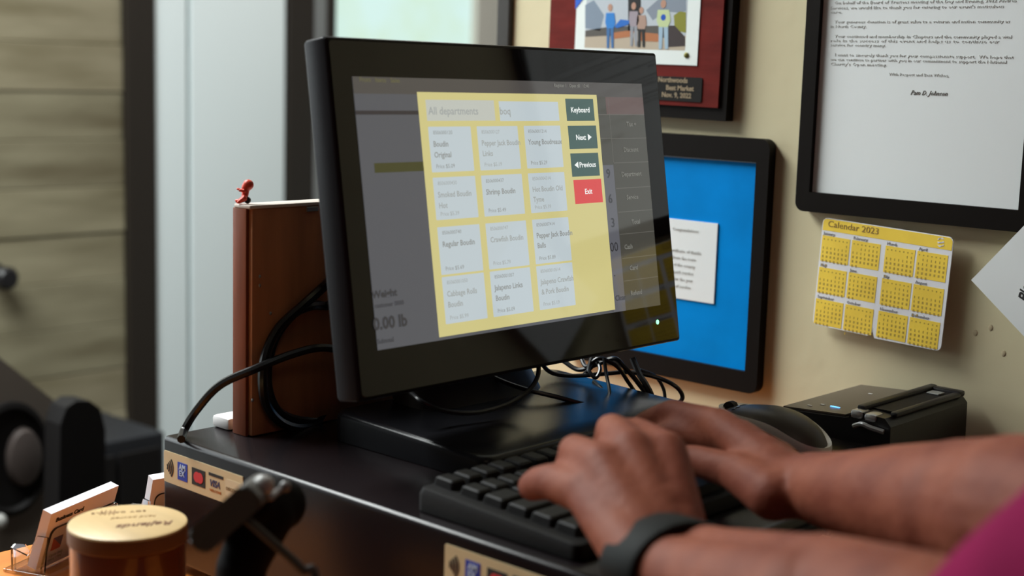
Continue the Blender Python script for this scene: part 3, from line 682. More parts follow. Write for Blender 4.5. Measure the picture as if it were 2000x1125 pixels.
finish('sheet_top_edge', pr(FW, rrect(BXL+fwid, bzt-.0012, bxr, bzt), .008, .0086), mat('sheet_edge', (.45, .55, .65), .4), bs)
# --- calendar card
FWc = Fr((0, WY-.008, 0), (1, 0, 0), (0, 0, 1))
TLc, TRc, BRc, BLc = FWc.px(1605, 422), FWc.px(1862, 461), FWc.px(1840, 682), FWc.px(1590, 632)
ang = math.atan2(TRc[1]-TLc[1], TRc[0]-TLc[0]); cw = math.hypot(TRc[0]-TLc[0], TRc[1]-TLc[1]); chh = (math.hypot(TLc[0]-BLc[0], TLc[1]-BLc[1])+math.hypot(TRc[0]-BRc[0], TRc[1]-BRc[1]))/2
print('calendar', cw, chh, math.degrees(ang), 'blue inner', bxr, bzt, bzb, 'letter', IX0, IX1)
FC = Fr(FW.p(BLc[0], BLc[1], .010), (math.cos(ang), -.02, math.sin(ang)), (-math.sin(ang), 0, math.cos(ang)))
cal = thing('wall_calendar', FW.p((TLc[0]+BRc[0])/2, BLc[1]), 'yellow year calendar card with twelve months under the framed letter', 'calendar')
out = rrect(0, 0, cw, chh, .005, 5); k = [i for i, p in enumerate(out)]
crd = [p for p in out]; ins = [(cw*.50, 0), (cw*.495, .004), (cw*.485, .007), (cw*.475, .003), (cw*.46, 0)]
crd = crd+ins[::-1] if False else crd+[(cw*.44, 0), (cw*.462, .0006), (cw*.478, .0045), (cw*.483, .009), (cw*.487, .0035), (cw*.50, -.001)]
m_cw = mat('calendar_white', (.82, .82, .86), .35); m_cy = mat('calendar_yellow', (.98, .68, .075), .5, var=.12, vscale=30)
cb_ = finish('calendar_card', pr(FC, crd, 0, .0012), m_cw, cal)
hd = chh*.115
finish('header_band', pr(FC, rrect(.0008, chh-hd, cw-.0008, chh-.0008, .004, 4, (0, 1, 1, 0)), .0012, .0014), m_cy, cb_)
bm = bmesh.new(); text_bm(bm, 'Calendar 2023', .0085, FC.m(.006, chh-hd+.004, .0015), xs=1.1); finish('header_text', bm, mat('cal_text', (.33, .20, .05), .5), cb_)
bm = bmesh.new(); c = (cw-.012, chh-hd*.5)
for a_ in (-.5, 0, .5): prism(bm, FC, [(c[0]+.0035*math.cos(a_+t)-.0, c[1]+a_*.006+.0016*math.sin(t*2)) for t in (0, .8, 1.6, 2.4, 3.2)], .0014, .0016)
finish('header_emblem', bm, m_cw, cb_)
mn = 'January February March April May June July August September October November December'.split()
mw = (cw-.0056)/4; mh = (chh-hd)/3
for r in range(3):
    for c in range(4):
        x0 = .0008+c*mw+(.0030 if c > 1 else 0)+.0006; z1 = chh-hd-r*mh-.0050; z0 = chh-hd-(r+1)*mh+.0012
        mb = finish('month_block', pr(FC, rrect(x0, z0, x0+mw-.0022, z1), .0012, .0014), m_cy, cb_)
        i = r*4+c; bm = bmesh.new()
        text_bm(bm, mn[i], .0042, FC.m(x0+.001, z1+.0008, .0015), res=1)
        finish('month_name', bm, mat('cal_grey', (.34, .34, .36), .6), cb_)
        bm = bmesh.new(); st = (i*3+6) % 7; nd = (31, 28, 31, 30, 31, 30, 31, 31, 30, 31, 30, 31)[i]
        for d in range(nd):
            q = d+st; col = q % 7; row = q//7
            text_bm(bm, str(d+1), .0032, FC.m(x0+.0015+col*(mw-.005)/6.6, z1-.0075-row*.0044, .0015), res=1, xs=.9) if False else prism(bm, FC, rrect(x0+.0018+col*(mw-.006)/6.4, z1-.0088-row*.0042, x0+.0018+col*(mw-.006)/6.4+(.0016 if d > 8 else .0008), z1-.0066-row*.0042), .0014, .0015)
        for col in range(7): prism(bm, FC, rrect(x0+.0018+col*(mw-.006)/6.4, z1-.0040, x0+.0018+col*(mw-.006)/6.4+.0011, z1-.0028), .0014, .0015)
        finish('day_numbers', bm, mat('cal_num', (.46, .31, .05), .6), cb_)
# backing bend that keeps the card off the wall
finish('hanging_tab', pr(FC, rrect(cw*.45, chh-.02, cw*.55, chh-.002), -.0095, 0), m_paper, cal)
# --- note taped beside it
nt0 = ony(1897, 547, WY-.019); na = math.radians(45)
FN = Fr((nt0.x, WY-.019, nt0.z), (math.cos(na), .0, math.sin(na)), (-math.sin(na), 0, math.cos(na)))
na1 = V((ony(2000, 441, WY-.019)-nt0)).normalized(); FN = Fr(nt0, na1, V((0, -1, 0)).cross(na1)*1.0)
wn = thing('handwritten_note', FN.p(.05, -.05, .0), 'white handwritten paper note turned cornerwise at the right edge of the wall', 'note')
nb = finish('note_paper', pr(FN, [(0, 0), (.14, 0), (.14, -.105), (0, -.105)] if FN.p(.0, -.05).z < nt0.z else [(0, 0), (.14, 0), (.14, .105), (0, .105)], 0, .0004), m_paper, wn)
FNW = Fr((0, WY-.0195, 0), (1, 0, 0), (0, 0, 1)); ua, ub = FNW.px(2005, 592)
bm = bmesh.new(); text_bm(bm, 'Please call', .012, FNW.m(ua, ub, .0001, math.radians(82)), shear=.35, bold=.0002); finish('handwriting', bm, m_dark, nb)
bm = bmesh.new(); c = FN.p(.07, -.05 if FN.p(0, -.05).z < nt0.z else .05); box(bm, c.x-.01, c.y+.0004, c.z-.01, c.x+.01, WY-.001, c.z+.01); finish('tape_pad', bm, m_paper, wn)

# ================================================================== cables
def cable(label, pts, r, group=None, name='cable'):
    bm = bmesh.new(); tube(bm, pts, r, 8, 7); return tag(finish(name, bm, m_cable, None, True), label, 'cable', group)
def q(u, v, D): return ond(u, v, D)
cable('thick black cable arching from the back corner of the drawer to the monitor', [onz(354, 858, ZD+.004)+V((0, .0, -.0)), onx(361, 838, -.958), onx(385, 800, -.944), onx(430, 752, WX1-.005), onx(500, 720, WX1+.012), onx(570, 692, WX1+.016), onx(630, 679, WX1+.02), onx(690, 690, WX1+.02)], .0034)
def qb(u, v, k): return onx(u, v, WX1+.0045-k*1.0)
cable('black cable hanging in a wide loop against the wooden box', [q(660, 530, 1.16), qb(632, 560, 0), qb(590, 598, -.003), qb(545, 640, -.003), qb(520, 690, -.004), qb(513, 745, -.004), qb(522, 795, -.002), qb(555, 828, 0), qb(600, 832, +.005), qb(640, 800, +.01), qb(665, 760, +.02)], .0040)
cable('second black cable looped beside the wooden box, inside the wider loop', [q(665, 598, 1.168), qb(640, 597, +.004), qb(605, 598, -.001), qb(572, 615, -.002), qb(540, 655, +.001), qb(524, 705, +.001), qb(524, 760, 0), qb(545, 805, +.001), qb(590, 822, +.005), qb(635, 815, +.01), qb(668, 790, +.02)], .0040)
cable('black cable looping down from the lower edge of the monitor over its base', [q(1052, 700, 1.20), q(1050, 735, 1.195), q(1030, 765, 1.185), q(990, 790, 1.17), q(930, 806, 1.15), q(870, 803, 1.135), q(825, 785, 1.125), q(800, 765, 1.14)], .0020)
cable('shiny black cable running from under the monitor towards the hands', [q(950, 728, 1.24), q(975, 742, 1.235), q(1025, 760, 1.23), q(1090, 776, 1.23), q(1150, 792, 1.235), q(1220, 803, 1.245), q(1290, 802, 1.255), q(1330, 800, 1.262)], .0021)
cable('black cable curving in a wide arc to the right above the fingers', [q(1050, 700, 1.31), q(1075, 727, 1.31), q(1115, 734, 1.31), q(1170, 731, 1.305), q(1230, 727, 1.305), q(1285, 738, 1.305), q(1320, 755, 1.30), q(1333, 775, 1.30), q(1322, 790, 1.30), q(1300, 800, 1.31)], .0020)
cable('thin black cable forming a small loop next to the keyboard', [onz(1062, 905, ZD+.004), onz(1062, 880, ZD+.006), onz(1072, 855, ZD+.007), onz(1100, 832, ZD+.007), onz(1150, 820, ZD+.006), onz(1200, 822, ZD+.004), onz(1260, 815, ZD+.003)], .0014)
cable('slack black cable lying behind the monitor base on the drawer', [q(985, 735, 1.33), q(1020, 748, 1.34), q(1080, 752, 1.34), q(1140, 752, 1.345), q(1200, 768, 1.345), q(1260, 783, 1.33), q(1300, 790, 1.31)], .0022)
tan = [([(1155, 700, 1.30), (1150, 722, 1.29), (1163, 738, 1.285), (1172, 722, 1.29), (1165, 706, 1.30), (1155, 718, 1.305), (1140, 732, 1.31)], .0018),
 ([(1100, 705, 1.33), (1130, 722, 1.32), (1165, 712, 1.31), (1200, 700, 1.30), (1220, 718, 1.30), (1240, 740, 1.30), (1262, 770, 1.30), (1275, 792, 1.31)], .0022),
 ([(1180, 700, 1.29), (1184, 730, 1.285), (1190, 760, 1.275), (1192, 790, 1.265), (1191, 812, 1.255)], .0016),
 ([(1160, 745, 1.31), (1176, 760, 1.29), (1186, 778, 1.28), (1192, 795, 1.27)], .0018),
 ([(1235, 700, 1.31), (1248, 730, 1.305), (1262, 752, 1.30), (1272, 775, 1.30), (1265, 797, 1.31)], .0030),
 ([(1250, 722, 1.32), (1280, 735, 1.32), (1296, 760, 1.32), (1298, 785, 1.32), (1290, 800, 1.32)], .0016),
 ([(1135, 700, 1.31), (1146, 716, 1.30), (1170, 700, 1.295), (1205, 716, 1.295), (1228, 748, 1.30), (1252, 780, 1.31), (1280, 800, 1.31)], .0019)]
wl_ = ['small curl of black cable tangled just under the monitor', 'black cable crossing the tangle diagonally behind the monitor', 'thin black cable dropping straight down through the tangle', 'short slanting black cable lowest in the tangle', 'thickest black cable of the tangle beside the hanging loop', 'thin black cable bending down at the right of the tangle', 'wavy black cable running through the tangle towards the hand']
for (pts, r), s in zip(tan, wl_): cable(s, [q(*p) for p in pts], r, 'tangled cables behind the monitor')
bm = bmesh.new(); tube(bm, [onz(1408, 803, ZD+.005), onz(1425, 800, ZD+.010), onz(1436, 788, ZD+.015), onz(1442, 800, ZD+.010), onz(1425, 806, ZD+.004)], .0016, 8, 6)
tag(finish('cable_tie', bm, m_cable, None, True), 'short black twisted tie sticking up between hand and mouse', 'cable tie')

# ================================================================== candle jar
cz = -.315; cc = onz(250, 1018, cz)
cj = thing('candle_jar', (cc.x, cc.y, ZC), 'amber candle jar with a pale wooden lid in the foreground', 'candle')
R_ = .0408; Mx = T(cc.x, cc.y, 0)
bm = bmesh.new(); lathe(bm, [(0, cz), (R_-.002, cz), (R_-.0006, cz-.0007), (R_-.0002, cz-.002), (0, cz-.002)], Mx, 72)
ld = finish('lid', bm, mat('lid_wood', (.66, .46, .22), .38, var=.18, vscale=9, stretch=(1, 4, 1), bump=.1), cj, True, label='pale wooden lid with burnt lettering')
bm = bmesh.new(); lathe(bm, [(0, ZC), (R_-.006, ZC), (R_-.0025, ZC+.004), (R_-.0015, ZC+.02), (R_-.0015, cz-.0135), (0, cz-.0135)], Mx, 72)
finish('jar', bm, mat('amber_jar', (.12, .030, .012), .22, coat=.5), cj, True)
FL = Fr((cc.x, cc.y, cz), (rt.x, rt.y, 0), V((0, 0, 1)).cross(V((rt.x, rt.y, 0))))
bm = bmesh.new(); lathe(bm, [(0, cz-.0021), (R_-.0003, cz-.0021), (R_, cz-.003), (R_, cz-.012), (R_-.001, cz-.013), (0, cz-.013)], Mx, 72); finish('lid_rim', bm, mat('rim_wood_shade', (.17, .065, .022), .45, var=.2, vscale=20), ld, True, label='rim with its shade put into darker brown')  # shade on the lid's side put into a darker wood colour
m_burn = mat('burnt_brown', (.16, .06, .02), .7)
bm = bmesh.new(); text_bm(bm, 'Rejlands', .0115, FL.m(.031, .004, .0001, math.radians(200)), shear=.4, bold=.0002)
text_bm(bm, 'SOY CANDLE', .0045, FL.m(.006, .026, .0001, math.radians(196)), xs=1.2, space=1.2); finish('lid_lettering', bm, m_burn, ld)
bm = bmesh.new(); text_bm(bm, 'hand poured', .006, FL.m(.016, .016, .0001, math.radians(198)), shear=.3); text_bm(bm, 'l l l l\nl l l l', .006, FL.m(-.014, .018, .0001, math.radians(190)), bold=.0004)
finish('faint_lettering', bm, mat('burnt_light', (.40, .24, .10), .7), ld)

# ================================================================== business card holders
m_acr = mat('clear_acrylic', (.88, .92, .98), .04, trans=1, ior=1.49)
m_cardw = mat('card_white', (.80, .78, .84), .5)
def holder(pc, hdir, label, nt_=12, txt=True):     # the lip faces the customers, away from the camera
    h = V(hdir).normalized(); n = h.cross(V((0, 0, 1))).normalized()
    if n.dot(-pc) > 0: h = -h; n = -n
    th = thing('business_card_holder', pc, label, 'card holder', 'business card holders on the counter')
    ti = math.radians(18)
    up = (V((0, 0, 1))*math.cos(ti)-n*math.sin(ti)).normalized()
    F = Fr(pc+V((0, 0, .006)), h, up)
    FF = Fr(pc, h, V((0, 0, 1)))
    cs = finish('card_stack', pr(F, rrect(-.0445, .0, .0445, .051), -.0045, .004), m_cardw, th)
    if txt:
        G = Fr(F.o-F.n*.0045, -F.r, F.u)
        bm = bmesh.new(); text_bm(bm, 'Business Card', .0052, G.m(-.036, .041, .0002), bold=.0002, xs=1.2); finish('card_text', bm, m_dark, cs)
        bm = pr(G, rrect(-.034, .014, -.022, .026), .0, .0002); finish('card_emblem', bm, mat('emblem_red', (.5, .05, .04), .5), cs)
        bm = pr(G, [(-.022, .026), (-.034, .026), (-.022, .016)], .0002, .0004); finish('card_emblem', bm, mat('emblem_navy', (.03, .03, .16), .5), cs)
        bm = bmesh.new(); text_bm(bm, 'Open daily\nsince 1984', .004, G.m(-.034, .008, .0002)); finish('card_text', bm, m_inkl, cs)
    bm = bmesh.new()
    prism(bm, F, rrect(-.048, -.004, .040, .036, .006), -.0070, -.0050)                  # back
    finish('holder_back', bm, m_acr, th)
    bm = pr(FF, rrect(-.050, 0, .050, .003, .001), -.018, .024); finish('holder_base', bm, m_acr, th)
    bm = bmesh.new()
    prism(bm, FF, [(-.050, .003), (-.030, .003), (-.030, .012), (-.034, .020), (-.046, .024), (-.050, .022)], .014, .016)
    prism(bm, FF, [(.050, .003), (.030, .003), (.030, .012), (.034, .020), (.046, .024), (.050, .022)], .014, .016)
    prism(bm, FF, rrect(-.030, .003, .030, .009), .014, .016)
    finish('holder_lip', bm, m_acr, th)
    for s in (-.0498, .0478):
        bm = bmesh.new(); S2 = Fr(pc+h*s, n, V((0, 0, 1))); prism(bm, S2, [(-.014, .003), (.016, .003), (.016, .020), (.002, .016), (-.008, .034), (-.018, .034)], 0, .002); finish('holder_side', bm, m_acr, th)
    return th
hp0, hp1 = onz(92, 1003, -.357), onz(213, 952, -.357)
print('cards width', (hp1-hp0).length, hp0, hp1)
hd_ = (hp1-hp0).normalized(); nn = hd_.cross(V((0, 0, 1)))
if nn.dot(-hp0) < 0: nn = -nn
pc = (hp0+hd_*.0445)-nn*.0158; pc.z = ZC
holder(pc, hd_, 'clear card holder with a stack of white cards left of the candle')
p2 = onz(318, 945, -.368); hd2 = V((.35, .94, 0)).normalized(); p2 = V((-1.056, .728, ZC))
holder(p2, (.1, 1, 0), 'clear holder of white cards half hidden behind the drawer corner', txt=False)

# ================================================================== barcode scanner in the foreground
hs = thing('barcode_scanner', (-.66, .50, ZC), 'dark handheld barcode scanner resting on a stand before the drawer', 'scanner')
m_scan = mat('scanner_grey', (.075, .070, .062), .5)
e0, e1 = ond(395, 1052, .84), ond(512, 950, .84); dd = (e1-e0).normalized(); side = dd.cross(ray(450, 1000).normalized()).normalized()
FH = Fr((e0+e1)/2, dd, side); L_ = (e1-e0).length/2
bm = bmesh.new(); prism(bm, FH, rrect(-L_, -.0085, L_, .0085, .006), -.028, .024); bmesh.ops.bevel(bm, geom=[e for e in bm.edges], offset=.0015, segments=1, affect='EDGES')
finish('scanner_head', bm, m_scan, hs, True)
bm = bmesh.new(); ell(bm, e1+dd*.001, (.0065, .0065, .0065)); finish('head_tip', bm, mat('tip_grey', (.35, .34, .33), .25), hs, True)
bm = bmesh.new(); tube(bm, [e1, ond(525, 972, .84), ond(540, 962, .85), ond(556, 951, .855)], .0022, 8, 5); ell(bm, ond(557, 950, .855), (.0036, .0036, .0036)); finish('trigger', bm, mat('tip_dark', (.16, .15, .15), .25), hs, True)
bm = bmesh.new(); cone(bm, ond(500, 990, .86), .014, ond(545, 985, .88), .017); cone(bm, ond(520, 1000, .87), .018, ond(470, 1110, .86), .015); cone(bm, ond(470, 1110, .86), .015, V((-.665, .50, ZC+.03)), .017)
finish('scanner_grip', melt(bm, .002, 4), mat('grip_black', (.004, .003, .003), .7, spec=.1), hs, 60)
bm = bmesh.new(); lathe(bm, [(0, 0), (.045, 0), (.045, .006), (.02, .012), (.018, .035), (0, .035)], T(-.665, .50, ZC), 32); finish('stand', bm, m_black, hs, True)
bm = bmesh.new(); tube(bm, [ond(470, 1005, .825), ond(500, 1030, .82), ond(545, 1070, .82), ond(590, 1112, .82), ond(620, 1160, .82), V((-.55, .46, ZC+.004))], .0028, 8, 6); finish('cord', bm, mat('cord_grey', (.045, .042, .04), .5), hs, True)

# ================================================================== far left: speaker, chair, cabinet, knob
FBk = Fr((-2.55, 0, 0), (0, 1, 0), (0, 0, 1))
cbx = thing('low_cabinet', (-2.9, 1.9, -EYE), 'low black cabinet standing against the wooden planks', 'cabinet')
ztop = onx(230, 860, -2.75).z; yA = onx(120, 900, -2.75).y; yB = onx(322, 900, -2.75).y
finish('cabinet_body', bx(-3.14, yA, -EYE, -2.75, yB, ztop, bev=.004), mat('cabinet_black', (.016, .017, .021), .5), cbx)
finish('cabinet_door', bx(-2.75, yA+.02, -EYE+.05, -2.735, (yA+yB)/2-.005, ztop-.03, bev=.002), m_blackm, cbx)
finish('cabinet_door', bx(-2.75, (yA+yB)/2+.005, -EYE+.05, -2.735, yB-.02, ztop-.03, bev=.002), m_blackm, cbx)
spk = thing('loudspeaker', (-2.3, 1.35, -EYE), 'large grey loudspeaker with a round black cone at the lower left', 'speaker')
xs_ = -2.35; c0 = onx(10, 900, xs_); 
pts = [onx(-60, 652, xs_), onx(118, 792, xs_), onx(95, 1000, xs_), onx(60, 1125, xs_)]
FX = Fr((xs_, 0, 0), (0, 1, 0), (0, 0, 1))
poly = [(p.y, p.z) for p in pts]+[(pts[-1].y-.02, -EYE), (pts[0].y-.25, -EYE), (pts[0].y-.25, pts[0].z)]
finish('cabinet', pr(FX, poly, -.28, 0), mat('speaker_grey', (.105, .085, .070), .6), spk)
cy = onx(18, 895, xs_); 
bm = bmesh.new(); lathe(bm, [(.105, 0), (.105, .012), (.095, .014), (.088, .004), (.085, .0)], FX.m(cy.y, cy.z, 0) @ Matrix.Diagonal((.72, 1, 1, 1)), 40); finish('speaker_surround', bm, m_blackm, spk, True)
bm = bmesh.new(); lathe(bm, [(.088, .006), (.05, .003), (0, .003)], FX.m(cy.y, cy.z, 0) @ Matrix.Diagonal((.72, 1, 1, 1)), 40); finish('speaker_cone', bm, m_blackm, spk, True)
bm = bmesh.new(); lathe(bm, [(.042, .004), (.038, .02), (0, .03)], FX.m(onx(42, 905, xs_).y, cy.z, 0) @ Matrix.Diagonal((.8, 1.3, 1, 1)), 40); finish('dust_cap', bm, mat('cap_grey', (.07, .055, .05), .5), spk, True)
bm = bmesh.new(); ell(bm, onx(0, 1018, xs_+.02), (.012, .012, .014)); finish('knob', bm, mat('knob_grey', (.4, .4, .38), .4), spk, True)
ch = thing('office_chair', (-2.45, 1.62, -EYE), 'black upholstered chair with a rounded back between speaker and cabinet', 'chair')
xc = -2.15; P = onx(160, 790, xc)
pt = [(onx(u, v, xc).y, onx(u, v, xc).z) for u, v in ((112, 1120), (118, 830), (130, 796), (150, 783), (175, 783), (196, 798), (206, 840), (204, 1120))]
bm = pr(Fr((xc, 0, 0), (0, 1, 0), (0, 0, 1)), pt[::-1], -.05, .0); finish('backrest', bm, m_blackm, ch)
yc = P.y
finish('seat', bx(xc, yc-.20, -.93, xc+.42, yc+.22, -.86, bev=.02), m_blackm, ch, True)
bm = bmesh.new(); lathe(bm, [(0, 0), (.025, 0), (.025, .38), (0, .38)], T(xc+.21, yc, -EYE+.07), 16); finish('stem', bm, m_gtrim, ch, True)
bm = bmesh.new()
for k in range(5): a = k*2*math.pi/5; tube(bm, [(xc+.21, yc, -EYE+.08), (xc+.21+.26*math.cos(a), yc+.26*math.sin(a), -EYE+.03)], .018, 8, 2)
finish('star_base', bm, m_black, ch, True)
cK_ = onx(2, 538, XB+.0)
bm = bmesh.new(); lathe(bm, [(0, -.012), (.03, -.012), (.03, -.004), (.018, -.004), (.018, .02), (.026, .03), (.028, .055), (.02, .065), (0, .066)], T(cK_.x, cK_.y-.012, cK_.z) @ Matrix.Rotation(math.pi/2, 4, 'Y'), 28); finish('door_knob', bm, m_black, wbk, True, label='black round knob on the planks')

# ================================================================== person typing
pe = thing('person', (.02, .65, -EYE), 'person in a maroon short-sleeved shirt typing on the keyboard, black band on the left wrist', 'person')
LW = onz(1300, 1100, -.260); RW = onz(1572, 946, -.252)
H = {}
def hand(W, mc, radii):
    pass
bm = bmesh.new(); nails = []
def finger(W, pts, r):
    for i in range(len(pts)-1): cone(bm, pts[i], r[i], pts[i+1], r[i+1])
# left hand (nearer the camera)
lm = [reach(1300, 884, LW, .088), reach(1232, 880, LW, .086), reach(1175, 908, LW, .080), reach(1140, 962, LW, .074)]
for k, s in enumerate(('idx', 'mid', 'ring', 'pink')): print('L', s, [round(c, 3) for c in lm[k]])
lp_ = [reach(1243, 846, lm[0], .040), reach(1195, 839, lm[1], .043), reach(1122, 880, lm[2], .040), reach(1078, 940, lm[3], .034)]
for k, p in enumerate(lp_): print('Lpip', [round(c, 3) for c in p], (p-lm[k]).length)
kt = ZD+.0345
for k in range(4):
    m_, p_ = lm[k], lp_[k]
    wr_ = LW+(V((-.004, (.018, .006, -.006, -.016)[k], .003)))
    cone(bm, wr_, .0185, m_, (.0135, .0135, .0130, .0120)[k])
    cone(bm, m_, (.0128, .013, .0128, .0128)[k], p_, (.0102, .0106, .0104, .0112)[k])
    if k < 3:
        dirh = V((-.9, .45, 0)).normalized()
        q1 = p_+dirh*.012+V((0, 0, -.020)); q2 = V((q1.x-.004, q1.y+.003, max(kt+.008, q1.z-.018)))
        cone(bm, p_, (.0098, .0102, .0098)[k], q1, .0086); cone(bm, q1, .0086, q2, .0074); nails.append((q2, dirh))
    else:
        q1 = reach(1052, 944, p_, .019); q2 = reach(1040, 950, q1, .013); cone(bm, p_, .0112, q1, .0105); cone(bm, q1, .0105, q2, .0095)
        nails.append((q2, (q2-q1).normalized()))
for a, b in ((0, 1), (1, 2), (2, 3)): cone(bm, lm[a]*.8+LW*.2, .0125, lm[b]*.8+LW*.2, .012); cone(bm, lm[a]*.45+LW*.55, .016, lm[b]*.45+LW*.55, .015)
# left thumb, under the hand on the far side
t1 = LW+V((-.025, .032, -.006)); t2 = V((lm[0].x+.005, lm[0].y+.012, -.252)); t3 = t2+V((-.028, .012, -.006)); 
cone(bm, LW+V((0, .012, 0)), .015, t1, .015); cone(bm, t1, .0145, t2, .0115); cone(bm, t2, .0115, t3, .0095)
# left forearm
LE = reach(2000, 1345, LW, .25, False); d = (LE-LW); print('Lforearm', d.length, LE, LW)
cone(bm, LW+V((0, .012, 0)), .0205, LW+d*.16+V((0, .010, .002)), .0225); cone(bm, LW+V((0, -.012, 0)), .0195, LW+d*.16+V((0, -.010, 0)), .0225)
cone(bm, LW+d*.16+V((0, .010, .002)), .0225, LW+d*.5+V((0, .010, .002)), .034); cone(bm, LW+d*.16+V((0, -.010, 0)), .0225, LW+d*.5+V((0, -.008, 0)), .034)
cone(bm, LW+d*.5+V((0, .008, .002)), .035, LW+d*.75, .043); cone(bm, LW+d*.75, .043, LE, .042)
LS = V((0, .53, .02)); RS = V((-.01, .88, .03))
cone(bm, LE, .042, LS, .050)
# right hand
rm = [reach(1428, 862, RW, .080), reach(1402, 832, RW, .092), reach(1392, 822, RW, .098), reach(1400, 828, RW, .100)]
rm[2] = rm[1]+V((.006, .018, -.009)); rm[3] = rm[1]+V((.016, .034, -.020))
for k in range(4): print('R', [round(c, 3) for c in rm[k]], (rm[k]-RW).length)
rp_ = [reach(1318, 843, rm[0], .046), reach(1312, 806, rm[1], .050), rm[2]+V((-.040, .012, .002)), rm[3]+V((-.032, .008, -.002))]
for k, p in enumerate(rp_): print('Rpip', [round(c, 3) for c in p], (p-rm[k]).length)
for k in range(4):
    m_, p_ = rm[k], rp_[k]
    wr_ = RW+(V((-.004, (-.014, -.004, .004, .010)[k], (.0, 0, -.003, -.005)[k])))
    cone(bm, wr_, .0165, m_, (.0130, .0130, .0125, .0115)[k])
    cone(bm, m_, (.0122, .0125, .012, .0110)[k], p_, (.0096, .0098, .0095, .0085)[k])
    if k == 0: q1 = reach(1268, 862, p_, .024); q2 = q1+V((-.012, .0, -.014)) ; q2.z = max(q2.z, kt+.007)
    elif k == 1: q1 = reach(1262, 824, p_, .026); q2 = reach(1238, 840, q1, .018); q2.z = max(q2.z, kt+.007)
    else: q1 = p_+V((-.014, .004, -.016)); q2 = q1+V((-.003, .002, -.014)); q2.z = max(q2.z, kt+.007)
    cone(bm, p_, (.0096, .0098, .0095, .0085)[k], q1, .0085); cone(bm, q1, .0085, q2, .0074); nails.append((q2, (q2-q1).normalized()))
for a, b in ((0, 1), (1, 2), (2, 3)): cone(bm, rm[a]*.8+RW*.2, .012, rm[b]*.8+RW*.2, .0115); cone(bm, rm[a]*.45+RW*.55, .0155, rm[b]*.45+RW*.55, .0145)
c1 = reach(1510, 968, RW, .030, False); c2 = reach(1440, 922, c1, .042); c3 = reach(1362, 900, c2, .033); c4 = reach(1303, 890, c3, .026)
for p in (c1, c2, c3, c4): print('thumb', [round(c, 3) for c in p])
cone(bm, RW+V((.004, -.010, 0)), .018, c1, .0165); cone(bm, c1, .0165, c2, .0135); cone(bm, c2, .0125, c3, .0105); cone(bm, c3, .0105, c4, .0088); cone(bm, c1*.5+c2*.5, .013, rm[0]*.55+RW*.45, .012)
cone(bm, c2*.7+c1*.3, .011, rm[0]*.75+RW*.25, .0105)
thn = c4
RE = reach(2150, 1040, RW, .25, False); d = RE-RW; print('Rforearm', d.length, RE)
for sgn in (-1, 1):
    cone(bm, RW+V((0, sgn*.007, 0)), .0195, RW+d*.15+V((0, sgn*.009, 0)), .0225); cone(bm, RW+d*.15+V((0, sgn*.009, 0)), .0225, RW+d*.36+V((0, sgn*.008, 0)), .0300); cone(bm, RW+d*.36+V((0, sgn*.008, 0)), .0300, RW+d*.6+V((0, sgn*.004, 0)), .0375)
cone(bm, RW+d*.6, .0385, RW+d*.78, .043); cone(bm, RW+d*.78, .044, RE, .043); cone(bm, RE, .044, RS, .055)
# trunk, neck, head, legs
cone(bm, LS, .055, RS, .055); mid = (LS+RS)/2
cone(bm, mid+V((0, 0, -.05)), .10, mid+V((.02, 0, -.45)), .11); cone(bm, mid, .06, mid+V((-.01, 0, .10)), .055)
hc = mid+V((-.035, 0, .215))
ell(bm, hc, (.095, .078, .115)); ell(bm, hc+V((-.03, 0, -.055)), (.06, .055, .055)); cone(bm, hc+V((-.088, 0, .01)), .011, hc+V((-.108, 0, -.018)), .014)
for s in (-1, 1): ell(bm, hc+V((.01, s*.078, -.01)), (.02, .008, .032))
for s in (-1, 1):
    hp = mid+V((.02, s*.09, -.45)); kne = V((hp.x-.02, hp.y, -EYE+.48)); an = V((hp.x, hp.y, -EYE+.07))
    cone(bm, hp, .085, kne, .055); cone(bm, kne, .052, an, .036); cone(bm, an+V((0, 0, -.03)), .032, an+V((-.14, 0, -.045)), .024)
body = finish('body', melt(bm, .0028, 5, .5), m_skin, pe, 180)
bm = bmesh.new()
for p, dirv in nails:
    u_ = V((0, 0, 1))-dirv*dirv.z; u_.normalize(); s_ = dirv.cross(u_).normalized()
    M3 = Matrix(((dirv.x, s_.x, u_.x), (dirv.y, s_.y, u_.y), (dirv.z, s_.z, u_.z)))
    b = bmesh.new(); ell(b, p+u_*.0062+dirv*.001, (.0058, .0048, .0016), M3, 2); finish('fingernail', b, mat('nail', (.32, .17, .13), .3), body, True)
dirv = (c4-c3).normalized(); u_ = V((0, 0, 1))-dirv*dirv.z; u_.normalize(); s_ = dirv.cross(u_).normalized()
b = bmesh.new(); ell(b, c4+u_*.0072, (.007, .006, .002), Matrix(((dirv.x, s_.x, u_.x), (dirv.y, s_.y, u_.y), (dirv.z, s_.z, u_.z))), 2); finish('fingernail', b, mat('nail', (.32, .17, .13), .3), body, True)
# face and hair
for s in (-1, 1):
    b = bmesh.new(); ell(b, hc+V((-.083, s*.032, .012)), (.010, .013, .008)); finish('eye', b, mat('eye_white', (.8, .8, .78), .2), body, True)
    b = bmesh.new(); ell(b, hc+V((-.091, s*.032, .012)), (.003, .005, .005)); finish('iris', b, m_dark, body, True)
b = bmesh.new(); ell(b, hc+V((-.084, 0, -.052)), (.006, .024, .006)); finish('mouth', b, mat('lip', (.35, .10, .08), .4), body, True)
b = bmesh.new(); ell(b, hc+V((.016, 0, .030)), (.096, .088, .105)); finish('hair', b, mat('hair_brown', (.05, .03, .02), .6, bump=.6, bscale=200), pe, True)
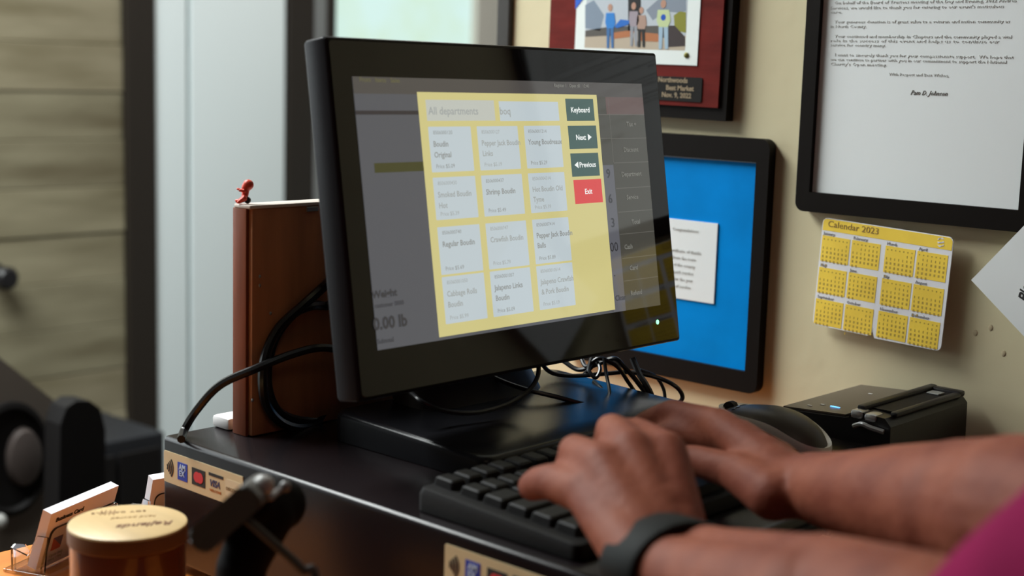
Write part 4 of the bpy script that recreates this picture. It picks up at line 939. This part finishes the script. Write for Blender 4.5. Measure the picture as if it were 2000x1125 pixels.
# shirt
bm = bmesh.new()
hemL = LE+(LS-LE)*.02; hemR = RE+(RS-RE)*.30
cone(bm, LS, .070, LE+(LS-LE)*.12, .056); cone(bm, LE+(LS-LE)*.12, .056, hemL, .053)
cone(bm, RS, .074, hemR, .062)
cone(bm, LS, .078, RS, .078); cone(bm, mid+V((0, .06, -.06)), .125, mid+V((.02, .06, -.47)), .125); cone(bm, mid+V((0, -.06, -.06)), .125, mid+V((.02, -.06, -.47)), .125)
sh_ = melt(bm, .005, 6, .5)
for v in sh_.verts: v.co += V((noise.noise(v.co*14), noise.noise(v.co*14+V((9, 0, 0))), 0))*.006
finish('shirt', sh_, m_shirt, pe, 180)
bm = bmesh.new()
for s in (-1, 1):
    hp = mid+V((.02, s*.09, -.47)); kne = V((hp.x-.02, hp.y, -EYE+.48)); an = V((hp.x, hp.y, -EYE+.10)); cone(bm, hp, .108, kne, .075); cone(bm, kne, .075, an, .060)
cone(bm, mid+V((.02, -.05, -.48)), .122, mid+V((.02, .05, -.48)), .122)
finish('trousers', melt(bm, .006, 6), mat('denim', (.04, .06, .12), .85), pe, 180)
for s in (-1, 1):
    an = V((mid.x+.02, mid.y+s*.09, -EYE)); finish('shoe', bx(an.x-.19, an.y-.045, -EYE, an.x+.06, an.y+.045, -EYE+.09, bev=.03, seg=4), m_blackm, pe, True)
# wristband on the left wrist
d = (LE-LW).normalized(); sd = d.cross(V((0, 0, 1))).normalized(); up_ = sd.cross(d)
bm = bmesh.new(); rings = []
wc_ = LW+d*.004+V((0, 0, .0005))
for (t, ex) in ((-.0155, .0), (-.0155, .0028), (-.013, .0038), (.013, .0038), (.0155, .0028), (.0155, 0)):
    rings.append([bm.verts.new(wc_+d*(t+.0)+sd*math.cos(k*math.pi/24)*(.0325+ex)+up_*math.sin(k*math.pi/24)*(.0222+ex)) for k in range(48)])
for a, b in zip(rings, rings[1:]+rings[:1]):
    for k in range(48): k2 = (k+1) % 48; bm.faces.new([a[k], a[k2], b[k2], b[k]])
bmesh.ops.recalc_face_normals(bm, faces=bm.faces)
finish('wristband', bm, mat('band_rubber', (.008, .009, .0085), .65, spec=.15), pe, True, label='black rubber wristband')

# ------------------------------------------------------------------ lift everything so that the floor is at z = 0
for o in list(COL.objects):
    if 'root' in o: del o['root']
    if o.parent is None: o.location.z += EYE
